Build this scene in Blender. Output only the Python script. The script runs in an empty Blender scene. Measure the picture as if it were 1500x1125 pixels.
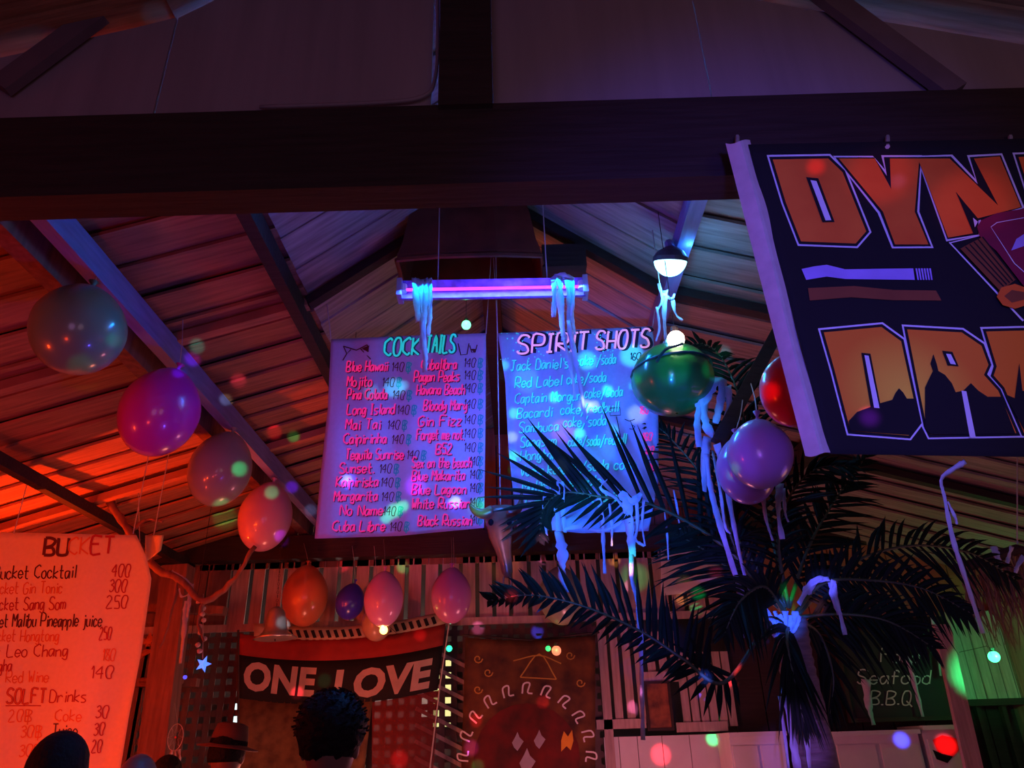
import bpy, bmesh, math, random
from mathutils import Vector, Matrix
from mathutils.geometry import tessellate_polygon
random.seed(7)
V = Vector
C = bpy.context.scene.collection
sc = bpy.context.scene

# ------------------------------------------------------------------ camera
PITCH, ROLL, F, EYE = math.radians(26), math.radians(1.7), 1100.0, 1.6
cp, sp_ = math.cos(PITCH), math.sin(PITCH)
FW = V((0, cp, sp_)); R0 = V((1, 0, 0)); U0 = V((0, -sp_, cp))
RT = R0*math.cos(ROLL) - U0*math.sin(ROLL)
UP = U0*math.cos(ROLL) + R0*math.sin(ROLL)
cam = bpy.data.cameras.new('camera'); cam.sensor_width = 36; cam.lens = 36*F/1500
co = bpy.data.objects.new('camera', cam); C.objects.link(co)
m = Matrix((RT, UP, -FW)).transposed().to_4x4(); m.translation = V((0, 0, EYE)); co.matrix_world = m
cam.clip_start = .05; sc.camera = co

def ray(px, py): return FW + RT*((px-750)/F) + UP*((562.5-py)/F)
def at(px, py, Y):                      # point of the plane y=Y that the photo shows at px,py
    d = ray(px, py); return V((0, 0, EYE)) + d*(Y/d.y)
def mpp(px, py, Y):                     # metres per pixel there
    return (Y/ray(px, py).y)/F

# ------------------------------------------------------------------ world, view, lights
w = bpy.data.worlds.new('night'); sc.world = w; w.use_nodes = True
w.node_tree.nodes['Background'].inputs[0].default_value = (.25, .12, .5, 1)
w.node_tree.nodes['Background'].inputs[1].default_value = .012
vs = sc.view_settings; vs.view_transform = 'Standard'; vs.look = 'None'; vs.gamma = 1; vs.exposure = 0
vs.use_curve_mapping = False

def lamp(name, kind, loc, col, power, aim=None, size=.1, cone=None, blend=.5, size_y=None):
    l = bpy.data.lights.new(name, kind); l.color = col; l.energy = power
    if kind == 'AREA':
        l.size = size
        if size_y: l.shape = 'RECTANGLE'; l.size_y = size_y
    else: l.shadow_soft_size = size
    if cone: l.spot_size = cone; l.spot_blend = blend
    o = bpy.data.objects.new(name, l); C.objects.link(o); o.location = loc
    if aim is not None:
        o.rotation_euler = (V(aim)-V(loc)).to_track_quat('-Z', 'Y').to_euler()
    return o
# red stage wash from the left, low beside the room
lamp('red_wash', 'SPOT', (-2.9, 1.2, 1.5), (1, .065, .003), 270, at(20, 990, 4.4), .06, math.radians(58), .8)
lamp('red_uplight', 'SPOT', (-3.3, 4.85, 1.8), (1, .055, .003), 230, (-2.6, 3.2, 3.5), .05, math.radians(118), .6)
lamp('red_fill', 'SPOT', (-1.6, .9, 1.45), (1, .05, .006), 24, (-2.2, 3.6, 3.4), .15, math.radians(80), .9)
lamp('red_near', 'POINT', (-3.2, 1.9, 1.7), (1, .05, .003), 40, None, .12)
lamp('red_wash_side', 'SPOT', (-2.6, 2.9, 1.3), (1, .06, .025), 48, (.3, 6.4, 2.2), .12, math.radians(100), .9)
# added lamps without fixtures, for black-light, violet and room spill
lamp('blue_wash', 'SPOT', (.05, .8, 1.5), (0.015, .13, 1), 400, at(870, 640, 4.2), .06, math.radians(30), .6)
lamp('violet_wash', 'SPOT', (-.35, .5, 1.45), (.30, .10, 1), 85, at(590, 640, 4.2), .08, math.radians(30), .7)
lamp('pink_wash', 'SPOT', (-.9, .6, 1.5), (1, .10, .16), 24, at(540, 700, 4.2), .1, math.radians(30), .9)
lamp('flag_blue', 'SPOT', (.3, -.3, 1.9), (.10, .09, 1), 140, at(1130, 450, 1.5), .08, math.radians(50), .9)
lamp('flag_warm', 'SPOT', (1.6, -1.2, 1.7), (1, .6, .3), 14, at(1430, 420, 1.5), .3, math.radians(50), .8)
lamp('room_dim', 'POINT', (-.6, -1.2, 1.9), (.8, .38, .95), 19, None, .5)
lamp('room_dim_right', 'POINT', (1.0, -1.1, 1.9), (.9, .5, .65), 15, None, .5)
lamp('room_warm', 'POINT', (2.8, 3.3, 1.5), (1, .36, .2), 8, None, .3)
lamp('room_magenta', 'POINT', (-1.3, 5.3, 1.2), (1, .25, .17), 26, None, .2)
lamp('room_rose', 'POINT', (.6, 5.3, 1.3), (1, .26, .34), 24, None, .2)
lamp('room_violet', 'POINT', (2.3, 2.6, 1.6), (.35, .12, 1), 6, None, .3)
lamp('green_fill', 'SPOT', at(1420, 1000, 5.6), (.02, 1, .25), 15, at(1440, 960, 6.5), .05, math.radians(62), .7)  # added spot without fixture, greens the boards and batten
lamp('ceiling_blue', 'SPOT', (-.3, 2.3, 1.7), (.09, .06, 1), 22, at(300, 480, 3.2), .06, math.radians(60), .8)

SRC = V((.0, -.15, 1.70))               # party light for the coloured dots, and origin of added fill beams
def dot(px, py, Y, size, col, b, stretch=1, rot=0):
    p = at(px, py, Y); d = (p-SRC).length
    o = lamp('party_or_fill_beam', 'SPOT', SRC, col, b*39.5*d*d, p, .01, 2*math.atan(size*mpp(px, py, Y)/2/d), .8)
    return o
GRN = (.02, 1, .28); CYN = (.03, .75, 1); BLU = (.05, .07, 1); VIO = (.35, .02, 1); RED = (1, .03, .05); PNK = (1, .2, .55); WHT = (.7, .85, 1)
DOTS = [
 (577, 568, 3.5, 34, CYN, 1.3), (590, 565, 3.5, 18, CYN, 1.0), (545, 575, 3.5, 30, CYN, .35), (510, 705, 3.5, 26, BLU, 3.0), (508, 704, 3.5, 10, WHT, 1.2),
 (608, 712, 3.5, 36, VIO, 1.6), (578, 748, 3.5, 26, GRN, 2.2), (590, 742, 3.5, 20, GRN, 2.0), (665, 737, 3.5, 28, BLU, 2.2), (667, 735, 3.5, 11, WHT, 2.0), (566, 758, 3.5, 16, GRN, 1.5),
 (860, 528, 3.5, 34, CYN, 2.0), (925, 521, 3.5, 40, CYN, 2.2), (738, 535, 3.5, 16, CYN, 1.5), (753, 605, 3.5, 12, CYN, 2), (812, 582, 3.5, 14, CYN, 3), (770, 556, 3.5, 46, CYN, .6),
 (890, 572, 3.5, 11, CYN, 3), (849, 635, 3.5, 12, CYN, 3), (858, 595, 3.5, 24, WHT, 1.6), (870, 595, 3.5, 16, WHT, 1.5), (752, 668, 3.5, 18, GRN, 2), (750, 640, 3.5, 16, WHT, 1.0), (825, 632, 3.5, 44, PNK, .6),
 (898, 630, 3.5, 16, CYN, 1.6), (933, 607, 3.5, 34, WHT, .7), (930, 565, 3.5, 16, CYN, 1.5), (820, 690, 3.5, 30, WHT, .3), (880, 660, 3.5, 60, CYN, .35), (812, 600, 3.5, 110, (.02, .45, 1), .25), (900, 590, 3.5, 100, (.02, .45, 1), .25),
 (352, 690, 4.5, 26, GRN, 1.2), (330, 760, 6.4, 40, GRN, .8), (398, 722, 5.1, 24, GRN, 1.0), (412, 786, 5.1, 22, VIO, 1.4), (290, 512, 3.9, 24, CYN, 1.0), (283, 530, 3.9, 26, VIO, 1.6), (332, 590, 4.6, 16, WHT, .8),
 (262, 545, 3.1, 18, BLU, 3.0), (350, 562, 4.5, 26, (1, .1, .3), .9), (402, 633, 4.8, 24, RED, 1.6), (430, 640, 5, 12, GRN, .8), (428, 715, 5.8, 16, VIO, 2), (455, 748, 6.2, 12, WHT, .7),
 (168, 500, 2.6, 26, GRN, .35), (120, 540, 2.6, 46, GRN, .14),
 (590, 830, 6.5, 22, GRN, .6), (502, 828, 6.5, 22, RED, .9), (795, 815, 6.5, 18, PNK, 1.6), (930, 845, 6.5, 50, GRN, .35), (900, 820, 6.5, 20, (1, .4, .05), .8), (923, 858, 6.5, 14, PNK, 1.4), (1000, 875, 6.5, 26, (1, .4, .1), .8),
 (1020, 890, 6.4, 22, GRN, 1.4), (1045, 858, 6.3, 20, RED, 1.6), (700, 920, 6.5, 22, PNK, 1.4), (750, 897, 6.5, 18, RED, 1.5), (787, 925, 6.5, 14, BLU, 3), (795, 1028, 6.3, 20, RED, 2.2), (697, 1055, 6.3, 22, RED, 1.8),
 (690, 1095, 6.3, 26, (1, .1, 1), 1.2), (700, 1122, 6.3, 22, GRN, 1.2), (968, 1105, 6.4, 34, RED, 3), (1044, 1082, 6.4, 16, GRN, 2.4), (1030, 1015, 6.4, 14, BLU, 3), (1072, 1000, 6.4, 22, RED, 2.6), (928, 1035, 6.4, 14, PNK, 1.4),
 (1320, 1085, 6.4, 26, BLU, 3), (1385, 1092, 6.4, 34, RED, 2.2), (585, 1112, 6.3, 30, RED, 2), (435, 1015, 6.3, 16, RED, 3), (475, 997, 6.3, 24, GRN, .5), (615, 930, 6.3, 22, RED, 1),
 (1072, 700, 2.8, 16, GRN, .6), (703, 745, 3.6, 36, GRN, 1.4), (1045, 545, 3.1, 40, CYN, .7), (1030, 610, 3.1, 60, (.02, .4, 1), .8), (1155, 875, 3.9, 30, GRN, 1.5), (1195, 900, 4.4, 26, PNK, 1.0), (1060, 512, 3.3, 30, CYN, 1.5),
 (865, 730, 3.5, 60, (.02, .3, 1), 1.5), (1150, 910, 3.5, 70, (.02, .1, 1), 2.4), (820, 760, 3.5, 80, (.02, .3, 1), .9), (910, 760, 3.5, 80, (.03, .15, 1), 1.0), (955, 930, 3.6, 130, (.02, .08, 1), .4), (1075, 820, 3.3, 110, (.15, .08, 1), 1.1),
 (414, 912, 5.55, 18, WHT, 1.2), (736, 795, 3.22, 70, (1, .32, .06), .7), (1165, 1085, 2.95, 120, (.35, .12, 1), .9), (1126, 575, 1.9, 34, RED, .9), (1315, 265, 1.5, 26, BLU, 1.5), (1195, 245, 1.5, 30, RED, .6), (1290, 255, 1.5, 110, (1, .08, .05), .2), (1420, 300, 1.5, 130, (1, .1, .03), .16), (1110, 660, 2.3, 130, (.3, .1, 1), .25),  # bell, skull, trunk streamer and red balloon beams added to brighten them
 (985, 545, 3.0, 60, (.02, 1, .7), .3), (1260, 665, 3.4, 30, VIO, 1.4), (1205, 860, 3.5, 50, (.1, .1, 1), 1.6),
]
for d in DOTS: dot(*d)

# ------------------------------------------------------------------ materials
MATS = {}
def mat(name, col, rough=.6, vary=.25, scale=8., bump=.0, metal=0., emit=None, es=0., stretch=(1, 1, 1), col2=None, coat=0., alpha=None, sheen=0., trans=0.):
    if name in MATS: return MATS[name]
    mt = bpy.data.materials.new(name); mt.use_nodes = True
    nt = mt.node_tree; N = nt.nodes; L = nt.links; b = N['Principled BSDF']
    b.inputs['Roughness'].default_value = rough; b.inputs['Metallic'].default_value = metal
    b.inputs['Coat Weight'].default_value = coat
    b.inputs['Transmission Weight'].default_value = trans
    if alpha is not None: b.inputs['Alpha'].default_value = alpha
    tc = N.new('ShaderNodeTexCoord'); mp = N.new('ShaderNodeMapping'); mp.inputs['Scale'].default_value = stretch
    nz = N.new('ShaderNodeTexNoise'); nz.inputs['Scale'].default_value = scale; nz.inputs['Detail'].default_value = 5
    L.new(tc.outputs['Object'], mp.inputs[0]); L.new(mp.outputs[0], nz.inputs['Vector'])
    cr = N.new('ShaderNodeValToRGB'); cr.color_ramp.elements[0].position = .3; cr.color_ramp.elements[1].position = .7
    c2 = col2 or tuple(c*(1-vary) for c in col)
    cr.color_ramp.elements[0].color = (*c2, 1); cr.color_ramp.elements[1].color = (*col, 1)
    L.new(nz.outputs[0], cr.inputs[0]); L.new(cr.outputs[0], b.inputs['Base Color'])
    if bump:
        bp = N.new('ShaderNodeBump'); bp.inputs['Strength'].default_value = bump; bp.inputs['Distance'].default_value = .01
        L.new(nz.outputs[0], bp.inputs['Height']); L.new(bp.outputs[0], b.inputs['Normal'])
    if emit: b.inputs['Emission Color'].default_value = (*emit, 1); b.inputs['Emission Strength'].default_value = es
    MATS[name] = mt; return mt
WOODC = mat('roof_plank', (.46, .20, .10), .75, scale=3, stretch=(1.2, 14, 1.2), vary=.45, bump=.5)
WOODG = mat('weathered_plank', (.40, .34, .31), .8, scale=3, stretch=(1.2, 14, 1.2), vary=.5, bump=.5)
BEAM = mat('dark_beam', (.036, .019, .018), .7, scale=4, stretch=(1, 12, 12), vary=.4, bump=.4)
PALEB = mat('blue_lit_beam_tint', (.24, .25, .55), .6, scale=5, stretch=(8, 1, 8), vary=.3, bump=.3)  # pale paint with the blue light put into its colour
PICK = mat('picket_paint', (.55, .40, .36), .7, scale=4, stretch=(10, 10, 1), vary=.35, bump=.3)
LATH = mat('lath_wood', (.16, .10, .09), .8, scale=6, vary=.4, bump=.3)
WALLW = mat('wall_board', (.28, .12, .09), .8, scale=3, stretch=(10, 10, 1), vary=.45, bump=.4)
PANEL = mat('gable_sheet', (.34, .27, .30), .85, scale=2, stretch=(7, 1, .5), vary=.2)
FLOORM = mat('floor_concrete', (.18, .15, .14), .7, scale=5, vary=.3)
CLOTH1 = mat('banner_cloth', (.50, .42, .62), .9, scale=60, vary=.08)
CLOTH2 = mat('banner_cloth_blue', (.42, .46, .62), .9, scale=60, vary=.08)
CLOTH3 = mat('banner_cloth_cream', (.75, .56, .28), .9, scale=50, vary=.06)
PAPER = mat('crepe_paper', (.46, .50, .60), .9, scale=30, vary=.2)
STRING = mat('string', (.5, .48, .45), .8)
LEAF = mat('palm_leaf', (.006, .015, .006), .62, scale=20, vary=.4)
RACH = mat('palm_stalk', (.07, .10, .03), .5, scale=20, vary=.4)
TRUNK = mat('palm_trunk', (.20, .15, .13), .85, scale=12, stretch=(1, 1, 6), vary=.5, bump=.8)
INK_PINK = mat('fluorescent_pink_ink', (1, .06, .25), .7, vary=.2, scale=60, emit=(1, .02, .17), es=.55)
INK_DARK = mat('black_ink', (.02, .015, .03), .7)
INK_GREEN = mat('fluorescent_green_ink', (.1, 1, .75), .7, vary=.2, scale=60, emit=(.0, .75, .55), es=.5)
INK_DGREEN = mat('dark_green_ink', (.02, .16, .12), .7)
INK_CYAN = mat('fluorescent_cyan_ink', (.2, 1, .8), .7, vary=.3, scale=60, emit=(.03, .7, .62), es=.42)
INK_ROSE = mat('fluorescent_rose_ink', (1, .6, .75), .7, emit=(1, .35, .55), es=.6)
INK_TEAL = mat('teal_ink', (.05, .30, .36), .7, emit=(.0, .3, .35), es=.15)
INK_RED = mat('red_ink', (.45, .02, .02), .7)
INK_MAROON = mat('maroon_ink', (.10, .01, .01), .7)
INK_ORANGE = mat('orange_ink', (.75, .18, .04), .7)
WHITE = mat('white_paint', (.7, .68, .68), .7, vary=.1)
METAL = mat('brushed_metal', (.6, .6, .58), .3, metal=.8, vary=.1)
BLACK = mat('black_cloth', (.008, .007, .012), .9)
SKIN = mat('skin', (.22, .11, .07), .5, vary=.1)
HAIR = mat('black_hair', (.012, .01, .01), .6, scale=60, bump=1)

for q_ in (LEAF, HAIR, BLACK): q_.node_tree.nodes['Principled BSDF'].inputs['Specular IOR Level'].default_value = .12
# ------------------------------------------------------------------ mesh collector
class M:
    def __init__(s): s.v = []; s.f = []
    def quad(s, *p):
        n = len(s.v); s.v += [V(q) for q in p]; s.f.append(tuple(range(n, n+len(p)))); return s
    def box(s, a, b):
        x0, y0, z0 = a; x1, y1, z1 = b
        return s.hexa([V((x, y, z)) for z in (z0, z1) for (x, y) in ((x0, y0), (x1, y0), (x1, y1), (x0, y1))])
    def hexa(s, p):
        n = len(s.v); s.v += [V(q) for q in p]
        s.f += [tuple(n+i for i in t) for t in ((3, 2, 1, 0), (4, 5, 6, 7), (0, 1, 5, 4), (1, 2, 6, 5), (2, 3, 7, 6), (3, 0, 4, 7))]; return s
    def bar(s, a, b, wd, th, up=(0, 0, 1)):              # rectangular bar from a to b
        a, b = V(a), V(b); t = (b-a).normalized(); x = t.cross(V(up))
        if x.length < 1e-4: x = t.cross(V((1, 0, 0)))
        x.normalize(); y = x.cross(t)
        P = []
        for c in (a, b):
            for i, j in ((-1, -1), (1, -1), (1, 1), (-1, 1)): P.append(c+x*(i*wd/2)+y*(j*th/2))
        return s.hexa(P)
    def tube(s, pts, rad, n=6, cap=True):
        pts = [V(p) for p in pts]; base = len(s.v); k = len(pts)
        if not hasattr(rad, '__len__'): rad = [rad]*k
        pu = None
        for i, p in enumerate(pts):
            t = (pts[min(i+1, k-1)]-pts[max(i-1, 0)])
            if t.length < 1e-9: t = V((0, 0, 1))
            t.normalize()
            u = (pu - t*pu.dot(t)) if pu else t.orthogonal()
            if u.length < 1e-6: u = t.orthogonal()
            u.normalize(); pu = u; q = t.cross(u)
            for j in range(n):
                a = 2*math.pi*j/n; s.v.append(p+(u*math.cos(a)+q*math.sin(a))*rad[i])
        for i in range(k-1):
            for j in range(n):
                s.f.append((base+i*n+j, base+i*n+(j+1) % n, base+(i+1)*n+(j+1) % n, base+(i+1)*n+j))
        if cap:
            s.f.append(tuple(base+j for j in range(n))[::-1]); s.f.append(tuple(base+(k-1)*n+j for j in range(n)))
        return s
    def lathe(s, prof, org, n=24, axis=(0, 0, 1), sx=1, sy=1):
        base = len(s.v); q = V((0, 0, 1)).rotation_difference(V(axis).normalized()); org = V(org)
        for r, z in prof:
            for j in range(n):
                a = 2*math.pi*j/n; s.v.append(org + q @ V((r*math.cos(a)*sx, r*math.sin(a)*sy, z)))
        for i in range(len(prof)-1):
            for j in range(n):
                s.f.append((base+i*n+j, base+i*n+(j+1) % n, base+(i+1)*n+(j+1) % n, base+(i+1)*n+j))
        s.f.append(tuple(base+j for j in range(n))[::-1]); s.f.append(tuple(base+(len(prof)-1)*n+j for j in range(n)))
        return s
    def ball(s, c, rx, ry=None, rz=None, n=16, k=10):
        ry = ry or rx; rz = rz or rx; base = len(s.v); c = V(c)
        for i in range(k+1):
            th = math.pi*min(max(i/k, .002), .998)
            for j in range(n):
                a = 2*math.pi*j/n
                s.v.append(c+V((rx*math.sin(th)*math.cos(a), ry*math.sin(th)*math.sin(a), -rz*math.cos(th))))
        for i in range(k):
            for j in range(n):
                s.f.append((base+i*n+j, base+i*n+(j+1) % n, base+(i+1)*n+(j+1) % n, base+(i+1)*n+j))
        return s
    def grid(s, fn, nu, nv, thick=None):
        base = len(s.v)
        for i in range(nu+1):
            for j in range(nv+1): s.v.append(V(fn(i/nu, j/nv)))
        for i in range(nu):
            for j in range(nv):
                a = base+i*(nv+1)+j; s.f.append((a, a+1, a+nv+2, a+nv+1))
        return s
    def poly(s, pts, holes=()):
        loops = [[V(p) for p in pts]]+[[V(p) for p in h] for h in holes]
        n = len(s.v)
        for l in loops: s.v += l
        for t in tessellate_polygon(loops): s.f.append(tuple(n+i for i in t))
        return s
    def build(s, name, material, parent=None, org=None, smooth=False, solid=0, label=None, kind=None, recalc=True):
        if org is None: org = parent['org'] if parent else (0, 0, 0)
        org = V(org)
        me = bpy.data.meshes.new(name); me.from_pydata([tuple(p-org) for p in s.v], [], s.f)
        if recalc and not solid:
            bm = bmesh.new(); bm.from_mesh(me); bmesh.ops.recalc_face_normals(bm, faces=bm.faces); bm.to_mesh(me); bm.free()
        mats = material if isinstance(material, list) else [material]
        for q in mats: me.materials.append(q)
        if smooth: me.shade_smooth()
        o = bpy.data.objects.new(name, me); C.objects.link(o)
        if parent: o.parent = parent
        else: o.location = org
        o['org'] = tuple(org)
        if solid:
            md = o.modifiers.new('thickness', 'SOLIDIFY'); md.thickness = solid; md.offset = 0
        if label: o['label'] = label
        if kind: o['kind'] = kind
        return o
def tag(o, label, cat, group=None, kind=None):
    o['label'] = label; o['category'] = cat
    if group: o['group'] = group
    if kind: o['kind'] = kind
    return o
def thing(name, label, cat, loc, group=None):
    o = bpy.data.objects.new(name, None); o.location = loc; o['org'] = tuple(loc); o.empty_display_size = .05
    C.objects.link(o); return tag(o, label, cat, group)
def structure(name, loc=(0, 0, 0), label=None):
    o = bpy.data.objects.new(name, None); o.location = loc; o['org'] = tuple(loc); o['kind'] = 'structure'
    if label: o['label'] = label
    C.objects.link(o); return o

def smoothpath(pts, n=6):
    pts = [V(p) for p in pts]
    if len(pts) < 3: 
        return [pts[0].lerp(pts[1], i/n) for i in range(n+1)]
    P = [2*pts[0]-pts[1]]+pts+[2*pts[-1]-pts[-2]]; out = []
    for i in range(1, len(P)-2):
        for k in range(n):
            t = k/n; a, b, c, d = P[i-1:i+3]
            out.append(.5*((2*b)+(c-a)*t+(2*a-5*b+4*c-d)*t*t+(3*b-a-3*c+d)*t**3))
    return out+[pts[-1]]

# ------------------------------------------------------------------ room shell
WY = 6.6                                  # far wall
RIDGE, LT, LE = (-.12, 2.88), (-1.06, 2.17), (-3.9, 1.32)
RTT, RE = (.80, 2.19), (3.9, 1.26)
YN = 1.6
o = M().box((-4, -1.6, -.1), (4, 7.4, 0)).build('floor', FLOORM); o['kind'] = 'structure'
def slope_planks(root, a, b, mt, wdt=.26):
    y = -1.3; i = 0
    while y < WY+.5:
        (x0, h0), (x1, h1) = a, b
        tl = .014 if abs(a[0]) < .5 else .034; d = random.uniform(-.006, .006); th = .018
        P = []
        for off in (0, th):
            for (x, h, yy, dz) in ((x0, h0, y-.02, 0), (x1, h1, y-.02, 0), (x1, h1, y+wdt, tl), (x0, h0, y+wdt, tl)):
                P.append((x, yy, EYE+h+dz+off+d))
        M().hexa(P).build('plank', mt, root)
        y += wdt; i += 1
cl = structure('ceiling')
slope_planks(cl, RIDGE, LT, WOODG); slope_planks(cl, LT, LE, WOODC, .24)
slope_planks(cl, RIDGE, RTT, WOODG); slope_planks(cl, RTT, RE, WOODG, .24)
# weatherproof sheet above the boards
M().quad(*[(x, y, EYE+h+.08) for (x, h, y) in ((RIDGE[0], RIDGE[1], -1.4), (LT[0], LT[1], -1.4), (LT[0], LT[1], 7.2), (RIDGE[0], RIDGE[1], 7.2))])\
   .quad(*[(x, y, EYE+h+.08) for (x, h, y) in ((LT[0], LT[1], -1.4), (LE[0], LE[1], -1.4), (LE[0], LE[1], 7.2), (LT[0], LT[1], 7.2))])\
   .quad(*[(x, y, EYE+h+.08) for (x, h, y) in ((RIDGE[0], RIDGE[1], -1.4), (RTT[0], RTT[1], -1.4), (RTT[0], RTT[1], 7.2), (RIDGE[0], RIDGE[1], 7.2))])\
   .quad(*[(x, y, EYE+h+.08) for (x, h, y) in ((RTT[0], RTT[1], -1.4), (RE[0], RE[1], -1.4), (RE[0], RE[1], 7.2), (RTT[0], RTT[1], 7.2))]).build('roof_sheet', BEAM, cl, solid=.01)
# longitudinal members
n_trim = [0]
def trim(mesh, mt, label):
    n_trim[0] += 1; o = mesh.build('trim_%d' % n_trim[0], mt); o['kind'] = 'structure'; o['label'] = label; return o
def longb(X, H, wd, th, mt, label, y0=YN+.1, y1=WY):
    return trim(M().box((X-wd/2, y0, EYE+H-th), (X+wd/2, y1, EYE+H)), mt, label)
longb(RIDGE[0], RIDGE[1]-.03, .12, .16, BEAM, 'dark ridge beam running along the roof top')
longb(LT[0]-.04, LT[1]-.03, .06, .10, BEAM, 'dark beam where the left roof slope flattens')
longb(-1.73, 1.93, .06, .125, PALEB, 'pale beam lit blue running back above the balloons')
longb(-1.87, 1.88, .08, .12, WALLW, 'rough brown beam beside the pale blue-lit beam')
longb(-2.86, 1.56, .06, .07, BEAM, 'dark purlin low on the left roof')
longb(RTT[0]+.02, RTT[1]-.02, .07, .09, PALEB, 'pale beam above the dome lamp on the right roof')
longb(1.95, 1.80, .08, .12, BEAM, 'dark purlin on the right roof')
for Y in (3.35, 4.9):
    for (a, b) in ((RIDGE, LT), (LT, LE), (RIDGE, RTT), (RTT, RE)):
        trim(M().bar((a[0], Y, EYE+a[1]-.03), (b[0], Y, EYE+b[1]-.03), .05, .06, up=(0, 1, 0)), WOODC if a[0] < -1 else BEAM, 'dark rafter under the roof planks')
# near truss : tie beam, king post, gable sheets
zt = at(700, 152, YN).z; zb = at(700, 268, YN).z
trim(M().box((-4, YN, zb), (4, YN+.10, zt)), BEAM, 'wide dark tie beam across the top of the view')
trim(M().bar((at(682, 150, YN).x, YN+.03, zt-.02), (at(682, 150, YN).x, YN+.03, EYE+2.86), .155, .10, up=(0, 1, 0)), BEAM, 'dark king post standing on the near tie beam')
gw = structure('wall_front')
xs = [-3.9, -2.9, -1.9, at(636, 150, YN).x]
def roofh(x):
    for a, b in ((LE, LT), (LT, RIDGE), (RIDGE, RTT), (RTT, RE)):
        if a[0] <= x <= b[0]: return a[1]+(b[1]-a[1])*(x-a[0])/(b[0]-a[0])
    return 1.2
def gsheet(x0, x1, dy):
    k = 8; P = [(x0, YN+dy, zt-.02), (x1, YN+dy, zt-.02)]
    P += [(x1+(x0-x1)*i/k, YN+dy, EYE+roofh(x1+(x0-x1)*i/k)-.02) for i in range(k+1)]
    M().poly(P).build('panel', PANEL, gw, solid=.012)
ex = at(628, 150, YN).x
for i, (x0, x1) in enumerate(((-2.05, -1.05), (-1.045, ex), (at(722, 150, YN).x, .62), (.625, 1.9))): gsheet(x0, x1, .055+.004*(i % 2))
for (x0, x1) in ((-3.9, -2.06), (1.91, 3.9)): gsheet(x0, x1, .06)
# tarp edge roll beside the post
pts = smoothpath([at(640, -40, YN+.04), at(641, 60, YN+.04), at(637, 115, YN+.04), at(622, 140, YN+.03), at(560, 150, YN+.03), at(380, 157, YN+.03)], 5)
M().tube(pts, .006, 5).build('sheet_hem', PANEL, gw, smooth=True)
for (a, b) in (((215, -30), (0, 128)), ((1150, -50), (1400, 135))):
    trim(M().bar(at(*a, YN+.02), at(*b, YN+.02), .075, .03, up=(0, 1, 0)), mat('diagonal_band', (.17, .12, .14), .8), 'dark diagonal band on the near gable')  # darker slanting bars laid over the gable sheets
# side walls
wl = structure('wall_left')
for i in range(33): M().box((-3.98, -1.3+i*.25, 0), (-3.95+.01*(i % 2), -1.06+i*.25, EYE+1.42)).build('plank', WALLW, wl)
wr = structure('wall_right')
for i in range(33): M().box((3.95-.01*(i % 2), -1.3+i*.25, 0), (3.98, -1.06+i*.25, EYE+1.38)).build('plank', WALLW, wr)
# far wall: upright boards in the gable, tie beam, pickets, rails, lattice
wb = structure('wall_back')
ztb = at(700, 812, WY-.1).z
x = -3.9
while x < 3.9:
    wd = random.uniform(.11, .14); h = min(roofh(max(-3.9, x)), roofh(min(3.9, x+wd)))
    if EYE+h > ztb+.1:
        M().box((x, WY, ztb-.05), (x+wd-.012, WY+.02+random.uniform(0, .012), EYE+h+.0)).build('plank', WALLW, wb)
    x += wd
zt2 = at(700, 778, WY-.1).z
trim(M().box((-3.9, WY-.14, ztb), (3.9, WY-.01, zt2)), BEAM, 'dark tie beam at the far wall under the hand-lettered banners')
# pickets y 815..905
zr = at(700, 905, WY).z
px = 318
while px < 1068:
    wdp = random.choice((24, 27, 30, 22)); 
    a = at(px, 815, WY); b = at(px+wdp-6, 815, WY); a2 = at(px+1, 912, WY)
    top = ztb+.01
    if random.random() < .35: 
        M().box((a.x, WY+.012, zr-.02), (b.x, WY+.028, top)).build('picket', PICK, wb)
    else: M().box((a.x, WY, zr-.02), (b.x, WY+.018, top)).build('picket', PICK, wb)
    px += wdp
M().box((x0_ := at(205, 905, WY).x, WY-.035, zr-.06), (at(1068, 905, WY).x, WY-.002, zr)).build('rail', PICK, wb)
M().box((at(318, 905, WY).x, WY+.16, 0), (3.9, WY+.2, ztb)).build('backing_board', BLACK, wb) if False else None
# left of the pickets : dark plank fill
x = -3.9
while x < at(312, 850, WY).x:
    M().box((x, WY, 0 if x < at(195, 1000, WY).x else zr-.03), (x+.19, WY+.02+random.uniform(0, .01), ztb)).build('plank', WALLW, wb); x += .2
# lattice : upright and level laths with square holes
x0, x1 = at(205, 1000, WY).x, at(880, 1000, WY).x
zl1 = zr-.06; zl0 = at(600, 1200, WY).z
k = 0; x = x0
while x < x1:
    M().box((x, WY+.000, zl0), (x+.048, WY+.010, zl1)).build('lath', LATH, wb); x += .095; k += 1
z = zl0
while z < zl1:
    M().box((x0, WY+.0105, z), (x1, WY+.020, z+.048)).build('lath', LATH, wb); z += .095
# diagonal lath panel beside tapestry
for i in range(9):
    z = at(660, 940+i*24, WY).z
    M().bar((at(644, 0, WY).x-.06+.0, WY-.012, z), (at(690, 940, WY).x, WY-.012, z-.22), .03, .008, up=(0, 1, 0)).build('lath', PICK, wb)
# low boarding under the lattice
M().box((x0, WY, 0), (x1, WY+.03, zl0)).build('panel', WALLW, wb)
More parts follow.
